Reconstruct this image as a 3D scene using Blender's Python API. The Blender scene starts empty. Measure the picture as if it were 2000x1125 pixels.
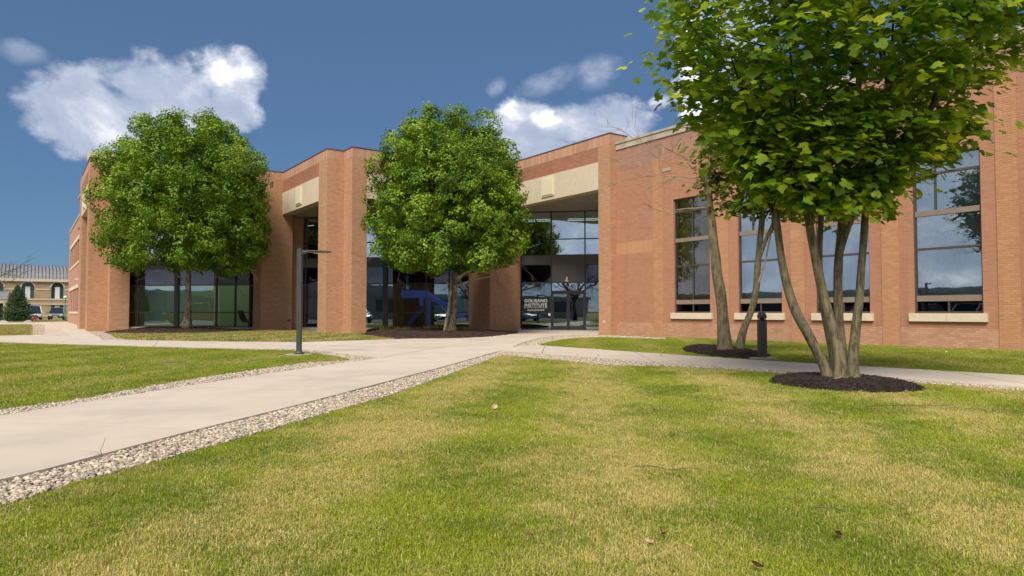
import bpy, math, random
import numpy as np
from mathutils import Vector, Matrix
import mathutils

R = math.radians
random.seed(7)
rng = np.random.default_rng(11)
scene = bpy.context.scene
COL = scene.collection

# ------------------------------------------------------------------ camera
EYE, HEAD, PITCH, FPX = 1.08, R(35.5), R(2.0), 1333.0
cam_data = bpy.data.cameras.new('camera')
cam_data.lens = 24.0
cam_data.sensor_width = 36.0
cam_data.clip_end = 3000
cam_data.clip_start = 0.05
cam = bpy.data.objects.new('camera', cam_data)
COL.objects.link(cam)
cam.location = (0, 0, EYE)
cam.rotation_euler = (R(90) + PITCH, 0, -HEAD)
scene.camera = cam

# ------------------------------------------------------------------ sun, sky, exposure
SUN_ELEV = R(50)
SUN_TO = Vector((-0.80, -0.60, 0)).normalized() * math.cos(SUN_ELEV) + Vector((0, 0, math.sin(SUN_ELEV)))
sun_data = bpy.data.lights.new('sun', 'SUN')
sun_data.energy = 2.1
sun_data.angle = R(30)
sun_data.color = (1.0, 0.92, 0.79)
sun = bpy.data.objects.new('sun', sun_data)
sun.rotation_euler = SUN_TO.to_track_quat('Z', 'Y').to_euler()
COL.objects.link(sun)

scene.view_settings.view_transform = 'Standard'
scene.view_settings.look = 'None'
scene.view_settings.gamma = 1
scene.view_settings.exposure = 1.2
scene.view_settings.use_curve_mapping = False
scene.cycles.max_bounces = 8
scene.cycles.transparent_max_bounces = 12
scene.cycles.use_denoising = True

world = bpy.data.worlds.new("World")
scene.world = world
world.use_nodes = True


class NT:
    """small helper round a node tree"""
    def __init__(self, nt):
        self.nt = nt
        nt.nodes.clear()

    def n(self, typ, **kw):
        nd = self.nt.nodes.new(typ)
        for k, v in kw.items():
            if k.startswith('i_'):
                nd.inputs[k[2:].replace('_', ' ')].default_value = v
            else:
                setattr(nd, k, v)
        return nd

    def l(self, a, b):
        self.nt.links.new(a, b)

    def val(self, sock, v):
        if isinstance(v, (int, float)):
            sock.default_value = v
        else:
            self.l(v, sock)

    def m(self, op, a, b=0.0, c=0.0, clamp=False):
        nd = self.nt.nodes.new('ShaderNodeMath')
        nd.operation = op
        nd.use_clamp = clamp
        self.val(nd.inputs[0], a)
        self.val(nd.inputs[1], b)
        self.val(nd.inputs[2], c)
        return nd.outputs[0]

    def noise(self, vec, scale, detail=4, rough=0.55, dist=0.0):
        nd = self.nt.nodes.new('ShaderNodeTexNoise')
        nd.inputs['Scale'].default_value = scale
        nd.inputs['Detail'].default_value = detail
        nd.inputs['Roughness'].default_value = rough
        nd.inputs['Distortion'].default_value = dist
        if vec is not None:
            self.l(vec, nd.inputs['Vector'])
        return nd.outputs['Fac']

    def mix(self, fac, a, b, mode='MIX'):
        nd = self.nt.nodes.new('ShaderNodeMix')
        nd.data_type = 'RGBA'
        nd.blend_type = mode
        self.val(nd.inputs[0], fac)
        for s, v in ((nd.inputs[6], a), (nd.inputs[7], b)):
            if isinstance(v, tuple):
                s.default_value = (*v[:3], 1)
            else:
                self.l(v, s)
        return nd.outputs[2]

    def ramp(self, fac, stops, interp='LINEAR'):
        nd = self.nt.nodes.new('ShaderNodeValToRGB')
        cr = nd.color_ramp
        cr.interpolation = interp
        while len(cr.elements) > 1:
            cr.elements.remove(cr.elements[-1])
        for i, (p, c) in enumerate(stops):
            e = cr.elements[0] if i == 0 else cr.elements.new(p)
            e.position = p
            e.color = (*c, 1) if len(c) == 3 else c
        self.l(fac, nd.inputs[0])
        return nd.outputs[0]

    def smooth(self, v, lo, hi):
        nd = self.nt.nodes.new('ShaderNodeMapRange')
        nd.interpolation_type = 'SMOOTHSTEP'
        self.val(nd.inputs[0], v)
        nd.inputs[1].default_value = lo
        nd.inputs[2].default_value = hi
        return nd.outputs[0]


w = NT(world.node_tree)
sky = w.n('ShaderNodeTexSky', sky_type='NISHITA')
sky.sun_disc = False
sky.sun_elevation = SUN_ELEV
sky.sun_rotation = math.atan2(SUN_TO.x, SUN_TO.y)
sky.altitude = 300
sky.air_density = 1.0
sky.dust_density = 0.2
sky.ozone_density = 4.0
tc = w.n('ShaderNodeTexCoord')
sep = w.n('ShaderNodeSeparateXYZ')
w.l(tc.outputs['Generated'], sep.inputs[0])
sx, sy, sz = sep.outputs
az = w.m('SUBTRACT', w.m('ARCTAN2', sx, sy), HEAD)        # 0 straight ahead, + to the right
# wrap to -pi..pi
az = w.m('SUBTRACT', w.m('MODULO', w.m('ADD', az, 3 * math.pi), 2 * math.pi), math.pi)
el = w.m('ARCSINE', sz)
comb = w.n('ShaderNodeCombineXYZ')
w.l(az, comb.inputs[0]); w.l(w.m('MULTIPLY', el, 1.35), comb.inputs[1])
P = comb.outputs[0]
# relief: the same noise sampled a little towards the light
add = w.n('ShaderNodeVectorMath', operation='ADD')
w.l(P, add.inputs[0]); add.inputs[1].default_value = (0.010, 0.030, 0.0)
n1 = w.noise(P, 7.5, 9, 0.60, 0.25)
n1b = w.noise(add.outputs[0], 7.5, 9, 0.60, 0.25)
n2 = w.noise(P, 26, 6, 0.60, 0.3)


def sky_pos(px, py):
    a = math.atan((px - 1000) / FPX)
    return a, math.atan((609 - py) / FPX * math.cos(a))


def blob(px, py, rx, ry, tilt=0.0):
    a0, e0 = sky_pos(px, py)
    ra, re = rx / FPX * math.cos(a0) ** 2, ry / FPX * math.cos(a0)
    da = w.m('SUBTRACT', az, a0); de = w.m('SUBTRACT', el, e0)
    c, s = math.cos(tilt), math.sin(tilt)
    u = w.m('ADD', w.m('MULTIPLY', da, c), w.m('MULTIPLY', de, s))
    v = w.m('SUBTRACT', w.m('MULTIPLY', de, c), w.m('MULTIPLY', da, s))
    q = w.m('ADD', w.m('POWER', w.m('ABSOLUTE', w.m('DIVIDE', u, ra)), 2.0), w.m('POWER', w.m('ABSOLUTE', w.m('DIVIDE', v, re)), 2.0))
    return w.m('SUBTRACT', 1.0, q)


def maxof(lst):
    o = lst[0]
    for x in lst[1:]:
        o = w.m('SMOOTH_MAX', o, x, 0.25)
    return o


solid = maxof([blob(440, 142, 78, 62), blob(320, 190, 150, 78), blob(150, 215, 130, 80), blob(230, 262, 170, 42), blob(430, 215, 90, 38),
               blob(1165, 240, 112, 48), blob(1020, 240, 72, 46), blob(1020, 285, 110, 40), blob(1385, 110, 62, 130),
               blob(1440, 60, 90, 100)])
wisp = maxof([blob(28, 97, 62, 24), blob(1075, 155, 75, 26, 0.3), blob(1165, 135, 55, 36, 0.4),
              blob(968, 165, 26, 18, 0.7), blob(1285, 200, 30, 14, 0.3)])
nn = w.m('MULTIPLY', w.m('SUBTRACT', n1, 0.5), 2.6)
nf = w.m('MULTIPLY', w.m('SUBTRACT', n2, 0.5), 1.7)
nsum = w.m('ADD', nn, nf)
# cumulus goes on round the unseen sky, its cover raised to add fill light
c_else = w.smooth(w.m('ABSOLUTE', az), 0.72, 0.95)
gen = w.m('MULTIPLY', w.m('ADD', w.m('MULTIPLY', w.m('SUBTRACT', w.noise(P, 2.3, 3, 0.5), 0.41), 9.0), w.m('MULTIPLY', w.m('SUBTRACT', 0.75, el), 1.0)), 1.0)
gen = w.m('SUBTRACT', w.m('MULTIPLY', w.m('ADD', gen, 3.0), c_else), 3.0)
dens = w.smooth(w.m('ADD', w.m('MAXIMUM', solid, gen), nsum), -0.25, 0.55)
dens_w = w.m('MULTIPLY', w.smooth(w.m('ADD', wisp, nsum), -0.15, 1.7), 0.6)
density = w.m('MAXIMUM', dens, dens_w)
relief = w.m('MULTIPLY', w.m('SUBTRACT', n1, n1b), 2.4)
core = maxof([blob(430, 120, 74, 44), blob(985, 222, 42, 32), blob(1065, 232, 34, 20), blob(1330, 140, 80, 140)])
lit = w.m('ADD', w.m('ADD', w.m('MULTIPLY', w.smooth(w.m('ADD', w.m('MULTIPLY', core, 0.8), w.m('MULTIPLY', nsum, 1.2)), -0.2, 1.5), 0.75), relief), 0.32, clamp=True)
cloud_col = w.ramp(lit, [(0.0, (0.18, 0.215, 0.285)), (0.32, (0.23, 0.26, 0.33)), (0.6, (0.33, 0.35, 0.40)), (1.0, (0.62, 0.62, 0.62))])
tint = w.mix(1.0, sky.outputs[0], (0.58, 0.86, 1.10), 'MULTIPLY')
flat = w.mix(0.72, w.mix(1.0, tint, (0.053, 0.052, 0.051), 'MULTIPLY'), (0.041, 0.072, 0.123))
cloud_scaled = w.mix(1.0, cloud_col, (0.95, 0.95, 0.95), 'MULTIPLY')
final = w.mix(density, flat, cloud_scaled)
bg = w.n('ShaderNodeBackground')
# colours above are in units of radiance / 0.1, so the strength stays in the physical range
w.l(w.mix(1.0, final, (10, 10, 10), 'MULTIPLY'), bg.inputs[0])
bg.inputs[1].default_value = 0.1
wo = w.n('ShaderNodeOutputWorld')
w.l(bg.outputs[0], wo.inputs[0])

# ------------------------------------------------------------------ pixel <-> place
FWD = np.array([math.sin(HEAD), math.cos(HEAD)])
RGT = np.array([math.cos(HEAD), -math.sin(HEAD)])


def ray(px, py):
    s, t = (px - 1000) / FPX, (562.5 - py) / FPX
    hc = math.cos(PITCH) - t * math.sin(PITCH)
    z = math.sin(PITCH) + t * math.cos(PITCH)
    return s, hc, z


def G(px, py, z0=0.0):
    s, hc, z = ray(px, py)
    k = (z0 - EYE) / z
    p = RGT * s * k + FWD * hc * k
    return (float(p[0]), float(p[1]))


def W(px, py, D):
    s, hc, z = ray(px, py)
    k = D / hc
    p = RGT * s * k + FWD * D
    return Vector((float(p[0]), float(p[1]), EYE + z * k))


def y_on(px, X):
    t = (px - 1000) / FPX
    return X * (FWD[1] + RGT[1] * t) / (FWD[0] + RGT[0] * t)


def x_on(px, Y):
    t = (px - 1000) / FPX
    return Y * (FWD[0] + RGT[0] * t) / (FWD[1] + RGT[1] * t)


GL = 55.4                       # the glass line: X + Y = GL


def diag(px, off=0.0):
    t = (px - 1000) / FPX
    D = (GL + off) / ((FWD[0] + FWD[1]) + (RGT[0] + RGT[1]) * t)
    return ((FWD[0] + RGT[0] * t) * D, (FWD[1] + RGT[1] * t) * D)


# ------------------------------------------------------------------ materials
def new_mat(name):
    m = bpy.data.materials.new(name)
    m.use_nodes = True
    return m, NT(m.node_tree)


def finish(k, bsdf, bump_h=None, strength=0.3, dist=0.01):
    if bump_h is not None:
        b = k.n('ShaderNodeBump')
        b.inputs['Strength'].default_value = strength
        b.inputs['Distance'].default_value = dist
        k.l(bump_h, b.inputs['Height'])
        k.l(b.outputs[0], bsdf.inputs['Normal'])
    o = k.n('ShaderNodeOutputMaterial')
    k.l(bsdf.outputs[0], o.inputs[0])


def plain(name, c1, c2=None, scale=3.0, rough=0.8, bscale=None, bstr=0.3, bdist=0.01, metal=0.0, isl=0.0, spec=0.5, c3=None, scale3=0.4, hard=0.15):
    m, k = new_mat(name)
    geo = k.n('ShaderNodeNewGeometry')
    pos = geo.outputs['Position']
    c2 = c2 or tuple(x * 0.85 for x in c1)
    f = k.smooth(k.noise(pos, scale, 6, 0.6), 0.5 - hard, 0.5 + hard)
    col = k.mix(f, c1, c2)
    if c3:
        col = k.mix(k.smooth(k.noise(pos, scale3, 5, 0.6), 0.45, 0.68), col, c3)
    if isl:
        r = k.m('FRACT', k.m('ADD', geo.outputs['Random Per Island'], k.n('ShaderNodeObjectInfo').outputs['Random']))
        v = k.m('ADD', k.m('MULTIPLY', k.m('SUBTRACT', r, 0.5), isl), 1.0)
        hs = k.n('ShaderNodeHueSaturation')
        k.l(col, hs.inputs['Color']); k.l(v, hs.inputs['Value'])
        col = hs.outputs[0]
    b = k.n('ShaderNodeBsdfPrincipled')
    k.l(col, b.inputs['Base Color'])
    b.inputs['Roughness'].default_value = rough
    b.inputs['Metallic'].default_value = metal
    b.inputs['Specular IOR Level'].default_value = spec
    finish(k, b, k.noise(pos, bscale, 5, 0.6) if bscale else None, bstr, bdist)
    return m


def brick_mat(name, cols, stain=(0.20, 0.115, 0.07), amount=0.35):
    m, k = new_mat(name)
    geo = k.n('ShaderNodeNewGeometry')
    oi = k.n('ShaderNodeObjectInfo')
    pos = geo.outputs['Position']
    rnd = k.m('FRACT', k.m('ADD', geo.outputs['Random Per Island'], oi.outputs['Random']))
    col = k.ramp(rnd, [(i / (len(cols) - 1), c) for i, c in enumerate(cols)])
    # patches where one firing of brick differs from the next
    pt = k.smooth(k.noise(pos, 0.9, 4, 0.6), 0.44, 0.62)
    col = k.mix(k.m('MULTIPLY', pt, amount), col, stain)
    col = k.mix(k.m('MULTIPLY', k.noise(pos, 45, 4, 0.7), 0.20), col, tuple(x * 0.6 for x in cols[0]))
    # rain streaks run down the wall
    mp = k.n('ShaderNodeMapping'); mp.inputs['Scale'].default_value = (2.2, 2.2, 0.12); k.l(pos, mp.inputs[0])
    col = k.mix(k.m('MULTIPLY', k.smooth(k.noise(mp.outputs[0], 1.0, 5, 0.65), 0.52, 0.72), 0.28), col, tuple(x * 0.62 for x in cols[0]))
    b = k.n('ShaderNodeBsdfPrincipled')
    k.l(col, b.inputs['Base Color'])
    b.inputs['Roughness'].default_value = 0.88
    b.inputs['Specular IOR Level'].default_value = 0.25
    finish(k, b, k.noise(pos, 160, 4, 0.6), 0.4, 0.004)
    return m


def leaf_mat(name, stops, trans=0.35, rough=0.5, pat=0.8, inst=False, tcol=1.5):
    m, k = new_mat(name)
    geo = k.n('ShaderNodeNewGeometry')
    r = geo.outputs['Random Per Island']
    r = k.m('ADD', k.m('MULTIPLY', r, 0.6), k.m('MULTIPLY', k.smooth(k.noise(geo.outputs['Position'], pat, 3, 0.5), 0.35, 0.65), 0.4))
    col = k.ramp(r, stops)
    b = k.n('ShaderNodeBsdfPrincipled')
    k.l(col, b.inputs['Base Color'])
    b.inputs['Roughness'].default_value = rough
    b.inputs['Specular IOR Level'].default_value = 0.25
    t = k.n('ShaderNodeBsdfTranslucent')
    hs = k.n('ShaderNodeHueSaturation')
    hs.inputs['Value'].default_value = tcol
    hs.inputs['Hue'].default_value = 0.485
    k.l(col, hs.inputs['Color']); k.l(hs.outputs[0], t.inputs[0])
    mx = k.n('ShaderNodeMixShader')
    mx.inputs[0].default_value = trans
    k.l(b.outputs[0], mx.inputs[1]); k.l(t.outputs[0], mx.inputs[2])
    o = k.n('ShaderNodeOutputMaterial')
    k.l(mx.outputs[0], o.inputs[0])
    return m


def glass_mat(name, tint, refl, wav=0.15):
    m, k = new_mat(name)
    geo = k.n('ShaderNodeNewGeometry')
    t = k.n('ShaderNodeBsdfTransparent'); t.inputs[0].default_value = (*tint, 1)
    g = k.n('ShaderNodeBsdfGlossy'); g.inputs['Roughness'].default_value = 0.01
    g.inputs['Color'].default_value = (0.92, 0.97, 1.0, 1)
    bp = k.n('ShaderNodeBump'); bp.inputs['Strength'].default_value = wav; bp.inputs['Distance'].default_value = 0.02
    k.l(k.noise(geo.outputs['Position'], 0.9, 2, 0.5), bp.inputs['Height'])
    k.l(bp.outputs[0], g.inputs['Normal'])
    fr = k.n('ShaderNodeFresnel'); fr.inputs[0].default_value = 1.5
    fac = k.m('ADD', k.m('MULTIPLY', fr.outputs[0], 1.0), refl, clamp=True)
    mx = k.n('ShaderNodeMixShader')
    k.l(fac, mx.inputs[0]); k.l(t.outputs[0], mx.inputs[1]); k.l(g.outputs[0], mx.inputs[2])
    o = k.n('ShaderNodeOutputMaterial'); k.l(mx.outputs[0], o.inputs[0])
    return m


def emit_mat(name, col, s):
    m, k = new_mat(name)
    e = k.n('ShaderNodeEmission'); e.inputs[0].default_value = (*col, 1); e.inputs[1].default_value = s
    o = k.n('ShaderNodeOutputMaterial'); k.l(e.outputs[0], o.inputs[0])
    return m


def bark_mat(name, c1, c2, c3=None, vs=14):
    m, k = new_mat(name)
    geo = k.n('ShaderNodeNewGeometry')
    mp = k.n('ShaderNodeMapping'); mp.inputs['Scale'].default_value = (1, 1, 0.22)
    k.l(geo.outputs['Position'], mp.inputs[0])
    n = k.noise(mp.outputs[0], vs, 8, 0.7, 0.5)
    col = k.mix(k.smooth(n, 0.38, 0.62), c1, c2)
    if c3:
        col = k.mix(k.smooth(k.noise(geo.outputs['Position'], 3.2, 5, 0.65), 0.5, 0.62), col, c3)
    b = k.n('ShaderNodeBsdfPrincipled'); k.l(col, b.inputs['Base Color']); b.inputs['Roughness'].default_value = 0.9
    b.inputs['Specular IOR Level'].default_value = 0.2
    finish(k, b, n, 0.9, 0.03)
    return m


M = {}
M['brick_tan'] = brick_mat('brick_tan', [(0.48, 0.26, 0.15), (0.53, 0.295, 0.172), (0.56, 0.32, 0.19), (0.60, 0.345, 0.21)], (0.46, 0.26, 0.15), 0.35)
M['brick_dark'] = brick_mat('brick_dark', [(0.38, 0.16, 0.10), (0.42, 0.185, 0.115), (0.47, 0.215, 0.135)], (0.30, 0.14, 0.09), 0.3)
M['brick_red'] = brick_mat('brick_red', [(0.43, 0.21, 0.125), (0.46, 0.23, 0.138), (0.49, 0.25, 0.15), (0.445, 0.22, 0.13)], (0.48, 0.265, 0.165), 0.45)
M['brick_orange'] = brick_mat('brick_orange', [(0.48, 0.25, 0.13), (0.53, 0.28, 0.15), (0.57, 0.31, 0.17)], (0.50, 0.25, 0.13), 0.4)
M['brick_pale'] = brick_mat('brick_pale', [(0.47, 0.26, 0.17), (0.54, 0.31, 0.20), (0.60, 0.36, 0.24)], (0.45, 0.24, 0.15), 0.4)
M['brick_weather'] = brick_mat('brick_weather', [(0.36, 0.20, 0.14), (0.42, 0.24, 0.17), (0.46, 0.28, 0.20)], (0.34, 0.22, 0.17), 0.6)
M['mortar_tan'] = plain('mortar_tan', (0.44, 0.255, 0.155), (0.38, 0.215, 0.125), 6, 0.95)
M['mortar_red'] = plain('mortar_red', (0.45, 0.23, 0.14), (0.42, 0.21, 0.125), 6, 0.95)
M['far_brick'] = plain('far_brick', (0.47, 0.25, 0.165), (0.42, 0.22, 0.14), 2, 0.95)
M['stone'] = plain('stone', (0.66, 0.56, 0.41), (0.60, 0.51, 0.37), 4, 0.85, 60, 0.2, 0.004, c3=(0.61, 0.52, 0.38), scale3=0.8)
M['plaque'] = plain('plaque', (0.74, 0.66, 0.47), (0.71, 0.63, 0.45), 3, 0.85)
M['stone_old'] = plain('stone_old', (0.50, 0.44, 0.33), (0.36, 0.33, 0.25), 1.6, 0.9, 30, 0.4, 0.01)
M['stone_sill'] = plain('stone_sill', (0.70, 0.60, 0.45), (0.64, 0.54, 0.40), 5, 0.85, 60, 0.2, 0.004)
M['soffit'] = plain('soffit', (0.42, 0.38, 0.33), (0.38, 0.34, 0.30), 2, 0.9)
M['metal_cap'] = plain('metal_cap', (0.16, 0.085, 0.06), None, 2, 0.5)
M['bronze'] = plain('bronze', (0.055, 0.055, 0.058), (0.045, 0.045, 0.047), 3, 0.42, metal=0.3)
M['bronze_brown'] = plain('bronze_brown', (0.105, 0.078, 0.06), (0.085, 0.065, 0.05), 3, 0.5, metal=0.2)
M['panel_tan'] = plain('panel_tan', (0.27, 0.21, 0.16), (0.23, 0.18, 0.14), 3, 0.6)
M['spandrel'] = plain('spandrel', (0.085, 0.08, 0.078), (0.075, 0.07, 0.07), 1, 0.35)
M['metal_panel'] = plain('metal_panel', (0.115, 0.115, 0.108), (0.10, 0.10, 0.095), 1, 0.5)
M['glass_green'] = glass_mat('glass_green', (0.70, 0.93, 0.87), 0.16, 0.10)
M['glass_dark'] = glass_mat('glass_dark', (0.40, 0.44, 0.56), 0.02, 0.12)
M['glass_blue'] = glass_mat('glass_blue', (0.66, 0.84, 0.84), 0.50, 0.12)
M['glass_soft'] = glass_mat('glass_soft', (0.88, 0.86, 0.78), 0.02, 0.10)
M['glass_win'] = glass_mat('glass_win', (0.80, 0.90, 0.91), 0.27, 0.10)
M['concrete'] = plain('concrete', (0.58, 0.50, 0.40), (0.54, 0.465, 0.37), 1.1, 0.9, 120, 0.25, 0.003, isl=0.09, c3=(0.475, 0.415, 0.335), scale3=0.7)
M['joint_soil'] = plain('joint_soil', (0.20, 0.17, 0.13), (0.14, 0.12, 0.09), 9, 1.0)
M['kerb'] = plain('kerb', (0.42, 0.38, 0.32), (0.36, 0.32, 0.27), 3, 0.9)
M['asphalt'] = plain('asphalt', (0.075, 0.075, 0.078), (0.055, 0.055, 0.058), 1, 0.9, 80, 0.3, 0.004)
M['gravel'] = plain('gravel', (0.50, 0.42, 0.315), (0.30, 0.235, 0.17), 18, 0.9, isl=0.95, c3=(0.56, 0.49, 0.39), scale3=30)
M['gravel_bed'] = plain('gravel_bed', (0.36, 0.30, 0.23), (0.20, 0.165, 0.125), 16, 1.0, 60, 0.8, 0.02)
M['mulch'] = plain('mulch', (0.030, 0.021, 0.017), (0.060, 0.040, 0.030), 12, 1.0, 40, 0.9, 0.03, isl=0.9)
M['mulch_brown'] = plain('mulch_brown', (0.085, 0.050, 0.036), (0.05, 0.03, 0.022), 8, 1.0, 40, 0.9, 0.03, isl=0.9)
M['bark'] = bark_mat('bark', (0.10, 0.075, 0.05), (0.30, 0.235, 0.155), (0.38, 0.33, 0.25))
M['bark_green'] = bark_mat('bark_green', (0.085, 0.07, 0.045), (0.25, 0.205, 0.125), (0.19, 0.17, 0.095), 18)
M['bark_pale'] = bark_mat('bark_pale', (0.22, 0.165, 0.11), (0.42, 0.335, 0.225), (0.50, 0.42, 0.31))
M['bark_dark'] = bark_mat('bark_dark', (0.05, 0.035, 0.025), (0.13, 0.09, 0.06))
M['twig'] = plain('twig', (0.42, 0.33, 0.22), (0.26, 0.19, 0.12), 5, 0.9)
M['twig_dark'] = plain('twig_dark', (0.14, 0.085, 0.06), (0.10, 0.06, 0.045), 5, 0.9)
M['leaf_small'] = leaf_mat('leaf_small', [(0.0, (0.030, 0.070, 0.005)), (0.35, (0.085, 0.165, 0.010)), (0.7, (0.20, 0.33, 0.018)), (0.95, (0.33, 0.45, 0.035)), (1.0, (0.30, 0.20, 0.06))], 0.20, 0.55, 0.8)
M['leaf_maple'] = leaf_mat('leaf_maple', [(0.0, (0.045, 0.10, 0.008)), (0.35, (0.10, 0.19, 0.010)), (0.7, (0.22, 0.32, 0.016)), (0.96, (0.38, 0.42, 0.025)), (1.0, (0.36, 0.24, 0.03))], 0.5, 0.55, 1.3, tcol=2.2)
M['leaf_rust'] = leaf_mat('leaf_rust', [(0.0, (0.05, 0.09, 0.01)), (0.5, (0.10, 0.15, 0.015)), (0.8, (0.20, 0.17, 0.03)), (1.0, (0.30, 0.14, 0.05))], 0.35, 0.5, 1.5)
M['needle'] = leaf_mat('needle', [(0.0, (0.03, 0.06, 0.025)), (0.6, (0.065, 0.115, 0.04)), (1.0, (0.13, 0.18, 0.06))], 0.1, 0.7, 1.0)
M['pole_metal'] = plain('pole_metal', (0.060, 0.060, 0.057), (0.05, 0.05, 0.048), 4, 0.5, metal=0.1)
M['dark_metal'] = plain('dark_metal', (0.040, 0.038, 0.037), (0.034, 0.032, 0.031), 4, 0.45)
M['grey_metal'] = plain('grey_metal', (0.15, 0.15, 0.145), (0.12, 0.12, 0.12), 4, 0.45, metal=0.3)
M['white_paint'] = plain('white_paint', (0.75, 0.75, 0.73), None, 2, 0.4)
M['letter'] = plain('letter', (0.80, 0.79, 0.76), (0.78, 0.77, 0.74), 2, 0.6)
M['tan_wall'] = plain('tan_wall', (0.72, 0.66, 0.42), (0.68, 0.62, 0.39), 1, 0.9)
M['int_floor'] = plain('int_floor', (0.30, 0.29, 0.27), (0.26, 0.25, 0.23), 1, 0.4)
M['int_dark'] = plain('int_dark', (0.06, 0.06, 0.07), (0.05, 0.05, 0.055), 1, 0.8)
M['int_ceiling'] = plain('int_ceiling', (0.60, 0.60, 0.60), None, 1, 0.9)
M['stair_blue'] = plain('stair_blue', (0.10, 0.15, 0.85), (0.09, 0.13, 0.78), 2, 0.4)
M['blind'] = plain('blind', (0.74, 0.74, 0.71), (0.68, 0.68, 0.66), 2, 0.8)
M['blind_tan'] = plain('blind_tan', (0.42, 0.34, 0.20), (0.32, 0.25, 0.15), 5, 0.8)
M['black'] = plain('black', (0.012, 0.012, 0.013), None, 2, 0.5)
M['rubber'] = plain('rubber', (0.02, 0.02, 0.02), None, 5, 0.8)
M['lamp_strip'] = emit_mat('lamp_strip', (1.0, 0.93, 0.78), 0.9)
M['fill_panel'] = emit_mat('fill_panel', (1.0, 0.95, 0.85), 3.5)  # glow for the unseen panels added to brighten the rooms
M['hydrant_red'] = plain('hydrant_red', (0.42, 0.035, 0.02), (0.35, 0.03, 0.018), 6, 0.5)
M['far_tan'] = plain('far_tan', (0.44, 0.32, 0.19), (0.38, 0.27, 0.155), 1.2, 0.95)
M['far_roof'] = plain('far_roof', (0.27, 0.27, 0.28), (0.24, 0.24, 0.25), 1, 0.5, metal=0.2)
M['far_glass'] = plain('far_glass', (0.035, 0.10, 0.085), (0.03, 0.07, 0.065), 1, 0.1)
M['green_paint'] = plain('green_paint', (0.16, 0.36, 0.24), None, 2, 0.5)
M['rock'] = plain('rock', (0.50, 0.45, 0.36), (0.36, 0.32, 0.26), 2, 0.95, 8, 0.6, 0.05)
M['leaf_dry'] = plain('leaf_dry', (0.55, 0.42, 0.28), (0.40, 0.27, 0.16), 30, 0.8)
M['leaf_brown'] = plain('leaf_brown', (0.30, 0.15, 0.08), (0.22, 0.11, 0.06), 30, 0.8)
M['car_glass'] = plain('car_glass', (0.02, 0.03, 0.035), None, 2, 0.08)
M['chrome'] = plain('chrome', (0.6, 0.6, 0.6), None, 2, 0.2, metal=0.9)
M['headlight'] = plain('headlight', (0.75, 0.76, 0.78), None, 2, 0.15)
M['tail_red'] = plain('tail_red', (0.5, 0.02, 0.02), None, 2, 0.3)


def car_paint(name, c):
    m, k = new_mat(name)
    b = k.n('ShaderNodeBsdfPrincipled')
    b.inputs['Base Color'].default_value = (*c, 1)
    b.inputs['Roughness'].default_value = 0.28
    b.inputs['Coat Weight'].default_value = 0.6
    finish(k, b)
    return m


def ground_mat():
    """turf under the blades: green and straw in patches, bare thatch in the gaps"""
    m, k = new_mat('turf')
    geo = k.n('ShaderNodeNewGeometry'); pos = geo.outputs['Position']
    f = k.smooth(k.noise(pos, 0.55, 7, 0.62, 0.4), 0.40, 0.62)
    col = k.mix(f, (0.22, 0.25, 0.045), (0.38, 0.32, 0.12))
    col = k.mix(k.smooth(k.noise(pos, 30, 5, 0.7), 0.40, 0.68), col, (0.10, 0.11, 0.03))
    b = k.n('ShaderNodeBsdfPrincipled'); k.l(col, b.inputs['Base Color']); b.inputs['Roughness'].default_value = 1.0
    b.inputs['Specular IOR Level'].default_value = 0.1
    finish(k, b, k.noise(pos, 60, 4, 0.7), 0.8, 0.02)
    return m


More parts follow.
